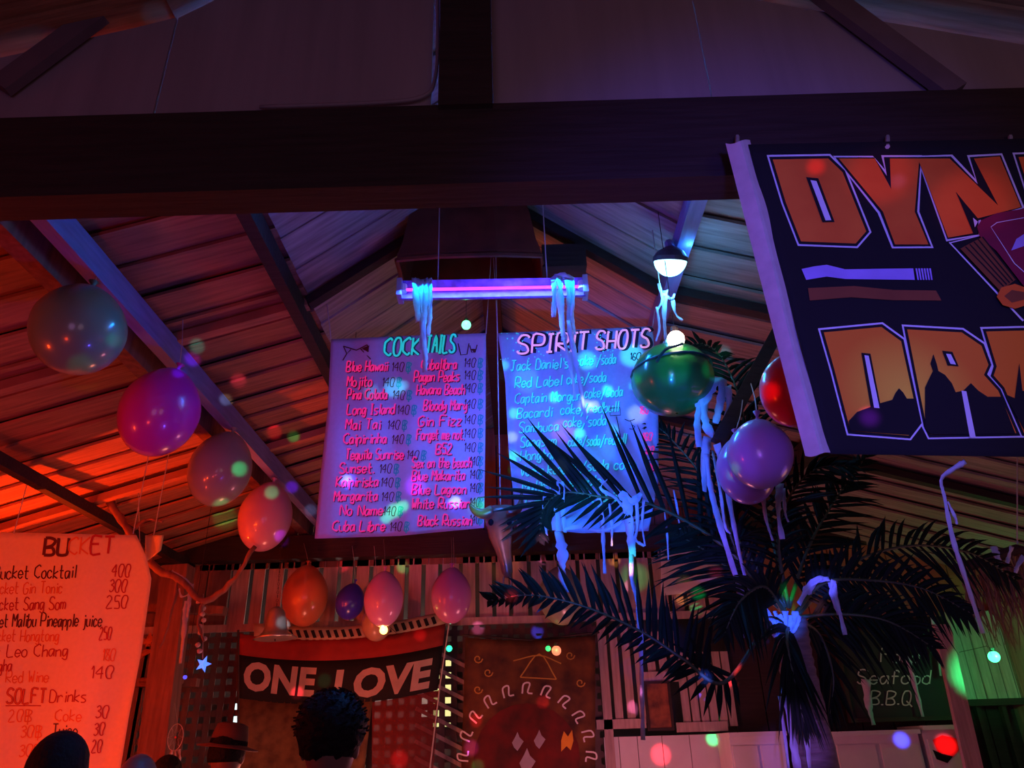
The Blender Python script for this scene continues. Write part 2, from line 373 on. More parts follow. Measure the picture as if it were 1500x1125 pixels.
# right-hand white fence panels
def pick_panel(xa, xb, ya, yb, step, wdx, mt=PICK, dy=-.05):
    px = xa
    while px < xb:
        a = at(px, ya, WY+dy); b = at(px+wdx, ya, WY+dy); zz = at((xa+xb)/2, yb, WY+dy).z
        M().box((a.x, WY+dy, zz), (b.x, WY+dy+.02, at((xa+xb)/2, ya, WY+dy).z)).build('picket', mt, wb); px += step
pick_panel(874, 940, 915, 1060, 17, 11)
pick_panel(944, 990, 925, 990, 17, 11)
pick_panel(990, 1062, 955, 1065, 13, 10.5)
for (xa, xb, ya, yb) in ((872, 944, 1054, 1068), (940, 992, 985, 1000), (988, 1062, 1058, 1072), (872, 884, 905, 1130)):
    M().box((at(xa, ya, WY).x, WY-.075, at((xa+xb)/2, yb, WY).z), (at(xb, ya, WY).x, WY-.052, at((xa+xb)/2, ya, WY).z)).build('rail', PICK, wb)
for (xa, xb) in ((884, 905), (906, 932), (933, 968), (969, 1008), (1009, 1052)):
    M().box((at(xa, 1090, WY).x, WY-.06, .0), (at(xb, 1090, WY).x, WY-.04, at(960, 1078, WY).z)).build('panel', WHITE, wb)
# dark wall to the right, with brown boards above
xr = at(1064, 950, WY).x; x = xr
while x < 3.9:
    M().box((x, WY, 0), (x+.24, WY+.03, at(1300, 905, WY).z)).build('plank', BEAM, wb)
    M().box((x, WY-.01, at(1300, 905, WY).z), (x+.24, WY+.02+random.uniform(0, .01), ztb)).build('plank', WOODC, wb); x += .25
# corner post at left, lit red
trim(M().bar(at(262, 830, 6.0), (at(240, 1120, 6.0).x, 6.0, 0), .2, .16, up=(0, 1, 0)), WALLW, 'reddish wooden post beside the bucket banner')
for (a, b, w_) in (((165, 890), (330, 895), .10), ((160, 1000), (290, 1000), .07)):
    trim(M().bar(at(*a, 6.2), at(*b, 6.2), w_, .06), WALLW, 'dark crosspiece on the left post')

# ------------------------------------------------------------------ writing
G = {k: [[(int(p[0]), int(p[1])) for p in (s[i:i+2] for i in range(0, len(s), 2))] for s in v.split()] for k, v in {
'A': '022942 1535', 'B': '0209 0929483605 0535433202', 'C': '4839180704133243', 'D': '0209 092947443202', 'E': '49090242 0636', 'F': '490902 0636',
'G': '48391807041232434525', 'H': '0902 4942 0545', 'I': '1912 0929 0222', 'J': '0949 29231203', 'K': '0902 490542', 'L': '090242', 'M': '0209254942', 'N': '02094249',
'O': '190704123244473919', 'P': '02093948463505', 'R': '0209394846350542', 'S': '48391907163543321203', 'T': '0949 2922', 'U': '090312324349', 'V': '092249', 'W': '0912263249', 'Q': '190704123244473919 2451',
'a': '36160503122336 3632', 'b': '09022233352605', 'c': '3526160503122233', 'd': '3526160503122233 3932', 'e': '04343526160503122233', 'f': '38291812 0636', 'g': '36160503122336 36312001',
'h': '0902 05263532', 'i': '1612 1718', 'j': '262110 2728', 'k': '0902 360432', 'l': '1912', 'm': '0206 05162522 25364542', 'n': '0206 05263532', 'o': '160503122233352616',
'p': '0006 0526353322', 'q': '36160503122336 3630', 'r': '0206 052635', 's': '36160524332202', 't': '19132232 0636', 'u': '06031222 3632', 'v': '062236', 'w': '0612253246', 'x': '0632 3602', 'y': '06031336 363110', 'z': '06360232',
'0': '190704123234473919', '1': '071912', '2': '081929370242', '3': '082937163533120 3'.replace(' ', ''), '4': '390545 3932', '5': '39090626343202', '6': '381904123234250 5'.replace(' ', ''), '8': '19081635322203152739281 9'.replace(' ', ''),
'9': '3512 3937', '/': '0049', '.': '0212', "'": '1917', ',': '1210', '$': '0209 0929483605 0535433202 2920', ' ': '', '-': '0535'}.items()}
def strokes(text, x, y, wpx, h, slope=0., jit=.25, shear=.12):
    """pixel polylines of hand-lettered text, baseline-left at x,y, wpx wide, cap height h"""
    adv = []; tot = 0
    for ch in text:
        g = G.get(ch, []); wd = max([p[0] for s in g for p in s], default=2); adv.append(tot); tot += wd+1.3
    sx = wpx/max(tot-1.3, 1); sy = h/7.; out = []
    for ch, ad in zip(text, adv):
        dy = random.uniform(-.5, .5)*jit*sy*2
        for s in G.get(ch, []):
            pl = []
            for gx, gy in s:
                ux = (ad+gx+random.uniform(-jit, jit)*.6)*sx + (gy-2)*sy*shear; uy = (gy-2)*sy+dy
                pl.append(V((x+ux, y-uy+slope*ux, 0)))
            if len(pl) > 2: pl = smoothpath(pl, 3)
            out.append(pl)
    return out
def ribbonpx(m_, pl, wpx, fn, off):
    n = len(m_.v); k = len(pl); nn = 0
    for i, p in enumerate(pl):
        t = pl[min(i+1, k-1)]-pl[max(i-1, 0)]
        if t.length < 1e-6: t = V((1, 0, 0))
        t.normalize(); q = V((-t.y, t.x, 0))*wpx/2
        for sgn in (-1, 1): m_.v.append(fn(p.x+q.x*sgn, p.y+q.y*sgn, off))
    for i in range(k-1): m_.f.append((n+2*i, n+2*i+1, n+2*i+3, n+2*i+2))
def write(root, fn, rows, mt, h, wpx, name='lettering', slope=0., off=.004, jit=.25, shear=.12, dx=0, dy=0):
    for (t, x, y, x1) in rows:
        m_ = M()
        for pl in strokes(t, x+dx, y+dy, x1-x, h, slope, jit, shear): ribbonpx(m_, pl, wpx, fn, off)
        m_.build(name, mt, root, recalc=False)
def edgeinterp(E, t):
    for (t0, v0), (t1, v1) in zip(E, E[1:]):
        if t <= t1: return v0+(v1-v0)*(t-t0)/(t1-t0)
    return E[-1][1]
def sheet(root, name, fn, L, Rr, T, B, mt, nu=40, nv=40, solid=.0015, sag=None):
    """cloth between edge curves given in photo pixels: L,Rr: x of left/right edge by v; T,B: y of top/bottom by u"""
    def g(u, v):
        x0, x1 = edgeinterp(L, v), edgeinterp(Rr, v); px = x0+(x1-x0)*u
        y0, y1 = edgeinterp(T, u), edgeinterp(B, u); return fn(px, y0+(y1-y0)*v, 0)
    return M().grid(g, nu, nv).build(name, mt, root, smooth=True, solid=solid)

# COCKTAILS
Yb = 3.5
def f1(px, py, off): return at(px, py, Yb+.018*math.sin(px*.055+py*.012)+.010*math.sin(px*.11+1.3)+.006*math.sin(py*.05+px*.02)-off)
t = thing('cloth_banner', 'white cloth banner hand-lettered COCKTAILS above the pink drinks list', 'banner', at(597, 775, Yb), 'hand-lettered drink banners')
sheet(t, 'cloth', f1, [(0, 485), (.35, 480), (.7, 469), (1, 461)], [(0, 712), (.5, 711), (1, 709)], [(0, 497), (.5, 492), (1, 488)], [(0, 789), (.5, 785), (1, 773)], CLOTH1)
LR = [("Blue Hawaii", 507, 544, 567), ("Mojito", 508, 566, 544), ("Pina Colada", 508, 585, 566), ("Long Island", 508, 607, 577), ("Mai Tai", 506, 629, 556), ("Caipirinha", 503, 650, 565), ("Tequila Sunrise", 506, 673, 590),
      ("Sunset.", 497, 693, 548), ("Kaipiriska", 492, 713, 553), ("Margarita", 489, 734, 552), ("No Name", 498, 755, 560), ("Cuba Libre", 487, 778, 563)]
RR = [("Cubalibra", 617, 541, 668), ("Pagan Peaks", 606, 559, 672), ("Havana Beach", 610, 578, 680), ("Bloody Mary", 620, 601, 683), ("Gin Fizz", 612, 624, 675), ("Forget me not.", 610, 644, 680), ("B52", 638, 665, 662),
      ("Sex on the beach", 603, 685, 690), ("Blue Makarita", 603, 704, 680), ("Blue Lagoon", 603, 724, 682), ("White Russian", 603, 745, 687), ("Black Russian", 612, 770, 690)]
random.seed(3); write(t, f1, LR+RR, INK_MAROON, 15, 2.0, 'dark_lettering', -.01, .003, dx=1.2, dy=1.2)
random.seed(3); write(t, f1, LR+RR, INK_PINK, 15, 1.9, 'pink_lettering', -.01, .0045)
PX = [574, 560, 575, 582, 568, 574, 596, 556, 558, 559, 562, 571]
LP = [("140", a, r[2], a+17) for a, r in zip(PX, LR)]; LB = [("$", a+21, r[2], a+27) for a, r in zip(PX, LR)]
RP = [("140", 688 if i > 6 else 680, r[2]-3, 702 if i > 6 else 696) for i, r in enumerate(RR)]; RB = [("$", 700, r[2]-3, 706) for r in RR]
write(t, f1, LP+RP, INK_MAROON, 13, 1.2, 'price_lettering'); write(t, f1, LB+RB, INK_TEAL, 13, 1.8, 'currency_signs')
TT = [("COCK", 562, 521, 613), ("TAILS", 623, 517, 665)]
random.seed(5); write(t, f1, TT, INK_DGREEN, 25, 6, 'title_shadow', -.03, .003, jit=.1, dx=1, dy=0)
random.seed(5); write(t, f1, TT, INK_GREEN, 25, 3.0, 'title_lettering', -.03, .005, jit=.1)
m_ = M()
for pl in ([(503, 507), (522, 513), (538, 505)], [(503, 507), (508, 518), (514, 512)], [(508, 518), (502, 528)], [(538, 505), (540, 515), (528, 511), (543, 526)], [(671, 503), (675, 520), (684, 519), (687, 503)], [(688, 506), (691, 516), (696, 516), (699, 505)]):
    ribbonpx(m_, [V((*p, 0)) for p in pl], 1.6, f1, .004)
m_.poly([f1(530, 510, .004), f1(541, 506, .004), f1(539, 516, .004)]).poly([f1(689, 511, .004), f1(698, 511, .004), f1(695, 517, .004)]); m_.build('glass_drawing', INK_MAROON, t, recalc=False)
for px_, py_ in ((485, 497), (712, 489)):
    M().tube([at(px_, py_, Yb), at(px_+(8 if px_ > 600 else -14), py_-120, Yb-.02)], .003, 5).build('cord', STRING, t)

# SPIRIT SHOTS
def f2(px, py, off):
    wv = .014*math.sin(px*.05+1)+.02*math.exp(-((px-752-(py-600)*.03)/7)**2)+.008*math.sin(px*.13+py*.03)
    return at(px, py, Yb+wv-off)
t = thing('cloth_banner', 'white cloth banner hand-lettered SPIRIT SHOTS behind the palm leaves', 'banner', at(858, 775, Yb), 'hand-lettered drink banners')
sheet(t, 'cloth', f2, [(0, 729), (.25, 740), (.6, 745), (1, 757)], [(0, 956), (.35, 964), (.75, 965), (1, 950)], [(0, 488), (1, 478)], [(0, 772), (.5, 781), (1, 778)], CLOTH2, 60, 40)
S2 = [("Jack Daniel's", 748, 543, 832), ("coke", 843, 536, 868), ("/soda", 874, 534, 901), ("Red Label", 754, 568, 822), ("coke/soda", 830, 562, 887), ("Captain Morgan", 754, 591, 850), ("coke/soda", 856, 583, 911), ("Bacardi", 757, 613, 808), ("coke/redbull", 821, 607, 905),
      ("Sambuca", 760, 634, 817), ("coke/soda", 825, 626, 887), ("Sangsom", 762, 655, 814), ("coke/soda/redbull", 832, 654, 916), ("Hongtong", 762, 675, 822), ("Vodka Redbull", 762, 697, 842), ("/soda coke", 850, 690, 930), ("Malibu", 765, 720, 806), ("pineapple", 812, 714, 880), ("Gin", 770, 743, 791), ("light tonic", 845, 737, 905)]
random.seed(8); write(t, f2, S2, INK_TEAL, 15, 2.0, 'lettering_shadow', -.05, .003, dx=.8, dy=.8)
random.seed(8); write(t, f2, S2, INK_CYAN, 15, 1.7, 'cyan_lettering', -.05, .005)
P2 = [("160", 923, 527, 938), ("1", 942, 548, 943), ("160", 937, 606, 950), ("160", 941, 645, 955), ("160", 945, 665, 957), ("140", 947, 690, 958)]
write(t, f2, P2[:1], INK_DARK, 10, 1.5, 'price_lettering'); write(t, f2, P2[1:], INK_PINK, 11, 1.5, 'pink_price_lettering')
T2 = [("SPIRI", 757, 518, 844), ("T", 846, 513, 860), ("SHOTS", 872, 512, 950)]
random.seed(9); write(t, f2, T2, INK_DARK, 26, 6.5, 'title_shadow', -.05, .003, jit=.08, dx=3)
random.seed(9); write(t, f2, T2, INK_ROSE, 26, 3.0, 'title_lettering', -.05, .005, jit=.08)
m_ = M()
random.seed(4)
for i in range(80):
    a, b = random.uniform(733, 900), random.uniform(486, 530); r = random.uniform(.7, 1.5)
    if 757 < a < 870 and 492 < b < 512 and random.random() < .6: continue
    m_.poly([f2(a-r, b, .004), f2(a, b+r, .004), f2(a+r, b, .004), f2(a, b-r, .004)])
m_.build('paint_speckles', INK_CYAN, t, recalc=False)
m_ = M()
for pl in ([(893, 598), (908, 597), (909, 608), (894, 609), (893, 598)], [(903, 610), (909, 640)], [(915, 614), (922, 617), (930, 614)], [(925, 622), (930, 625), (928, 629), (922, 628)]):
    ribbonpx(m_, [V((*p, 0)) for p in pl], 1.2, f2, .004)
m_.build('doodle', INK_DARK, t, recalc=False)
for px_, py_ in ((729, 488), (956, 478)):
    M().tube([at(px_, py_, Yb), at(px_+(14 if px_ > 800 else -6), py_-110, Yb-.02)], .003, 5).build('cord', STRING, t)

# BUCKET
Yc = 4.4
def f3(px, py, off): return at(px, py, Yc+.012*math.sin(px*.04)+.03*max(0, 1-abs((px-190)+(py-1000)*.35)/40)*(1 if py > 860 else max(0, (py-800)/60))-off)
t = thing('cloth_banner', 'orange-lit cloth banner hand-lettered BUCKET at the left wall', 'banner', at(60, 1150, Yc), 'hand-lettered drink banners')
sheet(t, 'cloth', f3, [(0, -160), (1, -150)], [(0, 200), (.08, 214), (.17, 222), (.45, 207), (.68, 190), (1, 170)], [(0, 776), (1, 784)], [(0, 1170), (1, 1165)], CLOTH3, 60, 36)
B_D = [("Bucket Cocktail", -10, 848, 110), ("Bucket Malibu Pineapple juice", -30, 919, 148), ("Juice", 76, 1079, 112)]
B_R = [("Bucket Sang Som", -18, 894, 95), ("Beer Leo Chang", -40, 963, 98), ("Singha", -22, 984, 16), ("400", 163, 845, 190), ("300", 160, 867, 185), ("250", 155, 891, 186), ("Drinks", 72, 1029, 125), ("30", 140, 1052, 158), ("30", 137, 1077, 152), ("20", 134, 1102, 148), ("140", 133, 994, 165), ("250", 145, 937, 162)]
B_O = [("Bucket Gin Tonic", -16, 870, 90), ("Bucket Hongtong", -20, 940, 85), ("Red Wine", 8, 1000, 70), ("20$", 12, 1057, 45), ("Coke", 80, 1057, 118), ("30$", 30, 1080, 60), ("30$", 28, 1108, 58), ("180", 150, 968, 168)]
write(t, f3, B_D, INK_MAROON, 19, 1.9, 'dark_lettering', -.01); write(t, f3, B_R, INK_RED, 18, 1.8, 'red_lettering', -.01); write(t, f3, B_O, INK_ORANGE, 17, 1.7, 'orange_lettering', -.01)
write(t, f3, [("BU", 64, 813, 98)], INK_MAROON, 25, 4.5, 'title_lettering', jit=.08); write(t, f3, [("CK", 100, 812, 129)], INK_ORANGE, 25, 2.4, 'title_lettering', jit=.08); write(t, f3, [("ET", 133, 811, 165)], INK_RED, 25, 3.4, 'title_lettering', jit=.08)
write(t, f3, [("SOLFT", 9, 1030, 66)], INK_RED, 21, 3.2, 'title_lettering', jit=.08); write(t, f3, [("SOLFT", 9, 1030, 66)], INK_ORANGE, 21, .9, 'title_lettering', off=.006, jit=.08)
M().poly([f3(8, 1033, .004), f3(60, 1033, .004), f3(60, 1034.5, .004), f3(8, 1034.5, .004)]).build('underline', INK_RED, t, recalc=False)
for px_ in (20, 195):
    q = at(px_, 782, Yc); M().tube([q, V((q.x, Yc, EYE+roofh(q.x)))], .003, 5).build('cord', STRING, t)
# small second banner scrap right of it
M().grid(lambda u, v: at(213+u*27-4*v*u, 784+v*(40-18*u), Yc+.12+.02*math.sin(u*6)), 8, 8).build('cloth_scrap', CLOTH3, None, org=at(220, 815, Yc+.12), solid=.002, smooth=True)
M().tube([at(225, 785, Yc+.12), V((at(225, 785, Yc+.12).x, Yc+.12, EYE+roofh(at(225, 785, Yc+.12).x)))], .003, 5).build('cord', STRING, bpy.data.objects['cloth_scrap'])
tag(bpy.data.objects['cloth_scrap'], 'torn orange-lit cloth corner hanging right of the bucket banner', 'cloth')

# ------------------------------------------------------------------ big black flag, near right
def g7(x, y): return (1060+x/2.25, 190+y/2.25)
def f4(px, py, off): return at(px, py, 1.5+.008*math.sin(px*.02+.5)+.004*math.sin(py*.02+px*.006)-off)
FORG = mat('flag_orange', (.9, .20, .02), .8, vary=.25, scale=6, col2=(.75, .12, .01))
FSUN = mat('flag_sunset', (.95, .45, .03), .8, vary=.3, scale=7, col2=(.75, .16, .01))
FWHT = mat('flag_white', (.75, .75, .85), .8, vary=.1); FRED = mat('flag_dark_red', (.25, .01, .05), .8); FBRN = mat('flag_brown', (.25, .07, .02), .8)
FBLK = mat('flag_black', (.004, .004, .006), .9)
fl = thing('black_flag', 'black flag printed with orange DYNA and DRA letters hung from the near tie beam', 'flag', at(1215, 665, 1.5))
def edgeL(v): return 1096+(1215-1096)*v
M().grid(lambda u, v: f4(edgeL(v)+u*560, 212-12*u+v*(453+20*u), 0), 50, 30).build('cloth', FBLK, fl, smooth=True, solid=.002)
# white heading sleeve, folded
def slv(u, v):
    xl = 1063+(1180-1063)*v; xr_ = 1098+(1216-1098)*v+5*math.sin(v*7)*.4
    px = xl+(xr_-xl)*u; q = (u/.62) if u < .62 else (1-u)/.38
    return at(px, 210+458*v-4*u+2*math.sin(u*6), 1.5+.004-.028*q+.004*math.sin(v*22))
M().grid(slv, 10, 40).build('heading_sleeve', mat('sleeve_canvas', (.62, .55, .55), .85, vary=.15, scale=30), fl, solid=.002)
def fine(P, fn, off, step=26):
    """fill an outline given in 2-D, cut it finely so that it follows the cloth, then map it onto the cloth"""
    bm = bmesh.new(); bm.faces.new([bm.verts.new((q[0], -q[1], 0)) for q in P]); bmesh.ops.triangulate(bm, faces=bm.faces[:], ngon_method='EAR_CLIP')
    for _ in range(5):
        E = [e for e in bm.edges if e.calc_length() > step]
        if not E: break
        bmesh.ops.subdivide_edges(bm, edges=E, cuts=1); bmesh.ops.triangulate(bm, faces=bm.faces[:])
    m_ = M(); bm.verts.index_update(); m_.v = [fn(v.co.x, -v.co.y, off) for v in bm.verts]; m_.f = [tuple(v.index for v in f.verts) for f in bm.faces]; bm.free(); return m_
def fpoly(name, mt, polys, off, parent=fl):
    for P in polys:
        fine(P, lambda x, y, o_: f4(*g7(x, y), o_), off).build(name, mt, parent, recalc=False)
def grow(P, d):
    n = len(P); area = sum(P[i][0]*P[(i+1) % n][1]-P[(i+1) % n][0]*P[i][1] for i in range(n)); sg = 1 if area > 0 else -1; out = []
    for i in range(n):
        a, b, c = V((*P[i-1], 0)), V((*P[i], 0)), V((*P[(i+1) % n], 0))
        e1, e2 = (b-a).normalized(), (c-b).normalized(); n1, n2 = V((e1.y, -e1.x, 0))*sg, V((e2.y, -e2.x, 0))*sg
        nn = n1+n2; nn = nn/max(nn.length_squared/2, .5); p = b+nn*d; out.append((p.x, p.y))
    return out
D1 = [(162, 98), (345, 95), (392, 140), (470, 335), (435, 375), (255, 368), (205, 240)]
Y1 = [(380, 95), (498, 95), (552, 195), (548, 95), (645, 95), (630, 270), (675, 378), (565, 378), (525, 270)]
N1 = [(640, 95), (745, 95), (905, 250), (825, 95), (910, 88), (980, 255), (838, 292), (765, 205), (828, 340), (740, 356)]
A1 = [(972, 90), (1250, 80), (1300, 260), (1200, 262), (1020, 240)]
D2 = [(330, 668), (520, 650), (585, 697), (643, 965), (610, 1008), (418, 993), (365, 790)]
R2 = [(605, 658), (785, 668), (850, 712), (873, 775), (858, 808), (905, 860), (965, 1000), (683, 1005), (668, 975)]
A2 = [(865, 665), (1250, 655), (1300, 1010), (990, 1000), (925, 850), (890, 810), (900, 780)]
M1 = [(1080, 660), (1320, 655), (1400, 1010), (1120, 1010)]
L1 = [D1, Y1, N1, A1]; L2 = [D2, R2, A2]
Yo1 = [(360, 86), (492, 86), (532, 132), (519, 84), (654, 84), (645, 270), (692, 390), (555, 391), (508, 275)]; Yo2 = [(368, 91), (496, 91), (538, 152), (528, 90), (650, 90), (638, 270), (684, 384), (560, 385), (516, 272)]
No1 = [(634, 86), (754, 82), (830, 163), (802, 84), (918, 78), (992, 258), (848, 296), (846, 348), (734, 368)]; No2 = [(640, 90), (749, 88), (838, 180), (811, 90), (914, 84), (984, 256), (840, 299), (840, 345), (738, 361)]
fpoly('letter_outline', FWHT, [Yo1 if P is Y1 else No1 if P is N1 else grow(P, 15) for P in L1+L2], .003); fpoly('letter_border', FBLK, [Yo2 if P is Y1 else No2 if P is N1 else grow(P, 9) for P in L1+L2], .0045)
fpoly('orange_letter', FORG, L1, .006)
nt = FSUN.node_tree; gp = nt.nodes.new('ShaderNodeTexCoord'); vd = nt.nodes.new('ShaderNodeVectorMath'); vd.operation = 'DISTANCE'; vd.inputs[1].default_value = f4(*g7(600, 880), 0)-V(fl['org'])
rp = nt.nodes.new('ShaderNodeValToRGB'); rp.color_ramp.elements[0].color = (1, .68, .04, 1); rp.color_ramp.elements[0].position = .0; rp.color_ramp.elements[1].color = (.85, .22, .01, 1); rp.color_ramp.elements[1].position = .16
nt.links.new(gp.outputs['Object'], vd.inputs[0]); nt.links.new(vd.outputs['Value'], rp.inputs[0]); nt.links.new(rp.outputs[0], nt.nodes['Principled BSDF'].inputs['Base Color'])
fpoly('sunset_letter', FSUN, L2, .006)
fpoly('letter_counter', FBLK, [[(272, 156), (312, 160), (366, 304), (326, 305)], [(454, 735), (484, 738), (520, 922), (486, 922)], [(720, 728), (754, 732), (775, 780), (738, 777)], [(766, 205), (835, 290), (838, 345), (822, 340)]], .008)
fpoly('counter_highlight', FWHT, [[(286, 166), (306, 169), (355, 298), (336, 299)], [(464, 743), (478, 745), (514, 918), (496, 916)], [(733, 738), (749, 740), (766, 774), (748, 772)], [(822, 290), (838, 303), (828, 322)]], .009)
fpoly('skyline_print', FBLK, [[(412, 960), (440, 930), (480, 915), (520, 900), (556, 890), (566, 868), (578, 852), (592, 866), (604, 886), (634, 886), (648, 965), (612, 1006), (416, 992)],
      [(664, 985), (664, 850), (680, 815), (690, 795), (682, 770), (692, 740), (702, 770), (708, 795), (730, 808), (752, 835), (765, 865), (790, 860), (815, 835), (840, 860), (870, 880), (915, 880), (962, 1002), (684, 1004)],
      [(925, 870), (960, 885), (975, 770), (985, 860), (1100, 880), (1300, 880), (1300, 1005), (995, 998)]], .0085)
fpoly('counter_highlight', FWHT, [[(784, 860), (800, 862), (831, 1014), (812, 1016)]], .0095)
fpoly('blue_stripe', mat('flag_violet', (.45, .35, .9), .8), [[(257, 459), (300, 450), (340, 445), (400, 460), (625, 457), (630, 495), (400, 492), (340, 484), (272, 495)]]+[[(632+i*9, 457), (638+i*9, 457), (644+i*9, 495), (639+i*9, 495)] for i in range(6)], .005)
fpoly('brown_stripe', FBRN, [[(278, 522), (430, 515), (560, 528), (700, 530), (718, 563), (560, 562), (420, 552), (284, 563)]], .005)
fpoly('round_print', FRED, [[(835, 320), (850, 298), (900, 275), (1000, 258), (1200, 250), (1200, 760), (1100, 640), (985, 510), (900, 400), (845, 352)]], .0100)
fpoly('round_print_line', FWHT, [[(880, 320), (900, 305), (1000, 287), (1000, 289), (902, 307), (882, 321), (960, 440), (1050, 520), (1049, 522), (957, 441)]], .0106)
fpoly('highlight_print', mat('flag_violet', (.45, .35, .9)), [[(948, 398), (965, 360), (990, 344), (1200, 335), (1200, 350), (1000, 380)]], .0112)
fpoly('stick_print', FBRN, [[(780, 392), (855, 352), (965, 492), (912, 532)]], .0104)
fpoly('stick_groove', FBLK, [[(795+i*14, 386-i*8), (799+i*14, 384-i*8), (925+i*10, 515-i*6), (921+i*10, 518-i*6)] for i in range(5)], .0108)
fpoly('stick_end', FORG, [[(900, 550), (915, 520), (960, 508), (1010, 525), (1010, 575), (960, 590), (920, 578)]], .0112); fpoly('stick_end_hole', FBRN, [[(925, 548), (950, 528), (990, 535), (990, 560), (950, 570)]], .0118)
fpoly('thin_line', FWHT, [[(742, 372), (746, 370), (990, 628), (985, 632)], [(742, 372), (850, 345), (850, 349), (745, 375)]], .005)
for px_ in (1080, 1300, 1480):
    M().tube([at(px_, 215, 1.5), at(px_, 200, 1.59)], .006, 6).build('tie', STRING, fl)

# ------------------------------------------------------------------ ONE LOVE flag
Yo = 6.35
def sag(px): return 16*(1-((px-500)/155)**2)
def f5(px, py, off): return at(px, py+sag(px)-8, Yo+.02*math.sin(px*.05)-off)
ol = thing('rasta_flag', 'red and black flag lettered ONE LOVE tied across the lattice', 'flag', at(500, 1125, Yo))
def band(name, y0, y1, mt, x0l=348, x1r=655, solid=.002):
    M().grid(lambda u, v: f5(x0l+(x1r-(y0+(y1-y0)*v-915)*.12-x0l)*u, y0+(y1-y0)*v+(-14*u if y0 < 1000 else -14*u), 0), 30, 3).build(name, mt, ol, smooth=True, solid=solid)
band('cream_band', 916, 935, mat('flag_cream', (.4, .3, .2), .85), 372)
band('red_band', 935, 966, mat('flag_red', (.26, .014, .01), .85)); band('black_band', 966, 1030, FBLK)
band('olive_band', 1030, 1150, mat('flag_olive', (.13, .08, .03), .85, col2=(.05, .025, .01), scale=12), 348, 560); 
M().grid(lambda u, v: f5(545+(100-v*12)*u, 1022+v*130-6*u, 0), 8, 8).build('red_lower_band', mat('flag_red_sheer', (.16, .01, .01), .85, alpha=.55), ol, solid=.001)
m_ = M()
for i in range(22):
    x = 400+i*11; y = 921-14*(x-372)/283
    m_.poly([f5(x, y, .004), f5(x+5, y-1, .004), f5(x+9, y+10, .004), f5(x+4, y+11, .004)])
m_.build('black_pattern', FBLK, ol, recalc=False)
def fonttext(root, fn, text, x0, y0, x1, h, mt, slope=0., bold=.02, shear=.15, off=.004, name='lettering'):
    cu = bpy.data.curves.new('t', 'FONT'); cu.body = text; cu.size = 1; cu.offset = bold; cu.shear = shear; cu.space_character = 1.05; cu.resolution_u = 3
    to = bpy.data.objects.new('t', cu); C.objects.link(to); dg = bpy.context.evaluated_depsgraph_get(); me = to.evaluated_get(dg).to_mesh()
    bm = bmesh.new(); bm.from_mesh(me); bmesh.ops.subdivide_edges(bm, edges=[e for e in bm.edges if e.calc_length() > .3], cuts=2); vs_ = [v.co.copy() for v in bm.verts]; fs = [tuple(v.index for v in f.verts) for f in bm.faces]; bm.free()
    bpy.data.objects.remove(to)
    a, b = min(v.x for v in vs_), max(v.x for v in vs_); c, d = min(v.y for v in vs_), max(v.y for v in vs_)
    m_ = M()
    for v in vs_:
        ux = x0+(v.x-a)/(b-a)*(x1-x0); m_.v.append(fn(ux, y0-(v.y-c)/(d-c)*h+slope*(ux-x0), off))
    m_.f = fs; return m_.build(name, mt, root, recalc=False)
LW = mat('flag_letter_white', (.42, .34, .30), .85, emit=None)
fonttext(ol, f5, 'ONE', 357, 1016, 464, 44, LW, -.015, .045); fonttext(ol, f5, 'LOVE', 487, 1017, 634, 44, LW, -.04, .045)
M().tube([f5(349, y, 0) for y in (930, 1000, 1080, 1150)], .01, 6).build('side_pole', BEAM, ol)
M().tube([at(658, 912, Yo), at(645, 1000, Yo), at(628, 1140, Yo)], .006, 6).build('edge_cord', STRING, ol)

# ------------------------------------------------------------------ tapestry
def f6(px, py, off): return at(px, py, 6.42+.015*math.sin(px*.06)-off)
tp = thing('wall_tapestry', 'dark brown tapestry with a swirling sun and face hung on the far fence', 'tapestry', at(775, 1200, 6.42))
TAP = mat('tapestry_dye', (.17, .06, .015), .9, scale=5, col2=(.02, .006, .008))
M().grid(lambda u, v: f6(682+190*u-8*v*(1-u), 934-4*u+6*math.sin(u*3.1)+v*240, 0), 24, 24).build('cloth', TAP, tp, smooth=True, solid=.002)
fine([(772+78*math.cos(a*.2618), 1112+82*math.sin(a*.2618)) for a in range(24)], f6, .004, 8).build('red_disc', mat('tapestry_red', (.16, .01, .008), .9, scale=6, col2=(.04, .01, .006)), tp, recalc=False)
m_ = M()
for a in range(20):
    t0 = a*2*math.pi/20; c0 = V((772+92*math.cos(t0), 1108+98*math.sin(t0), 0)); d = V((math.cos(t0), math.sin(t0), 0)); q = V((-d.y, d.x, 0))
    ribbonpx(m_, smoothpath([c0-d*6-q*7, c0+d*8-q*5, c0+d*9+q*4, c0-d*4+q*1, c0-d*6+q*8], 4), 2.4, f6, .004)
m_.build('white_swirls', WHITE, tp, recalc=False, kind='stuff')
m_ = M()
for pl in ([(752, 968), (790, 960), (822, 972)], [(762, 992), (790, 958), (815, 995)], [(762, 992), (815, 995)]): ribbonpx(m_, smoothpath([V((*p, 0)) for p in pl], 4), 1.8, f6, .004)
for (x, y) in ((700, 965), (715, 985), (835, 960), (850, 1000), (700, 1010)):
    ribbonpx(m_, [V((x+7*math.cos(i*.7)*(1-i/14), y+7*math.sin(i*.7)*(1-i/14), 0)) for i in range(11)], 1.8, f6, .004)
m_.build('gold_swirl', mat('tapestry_gold', (.5, .28, .05), .9), tp, recalc=False)
m_ = M()
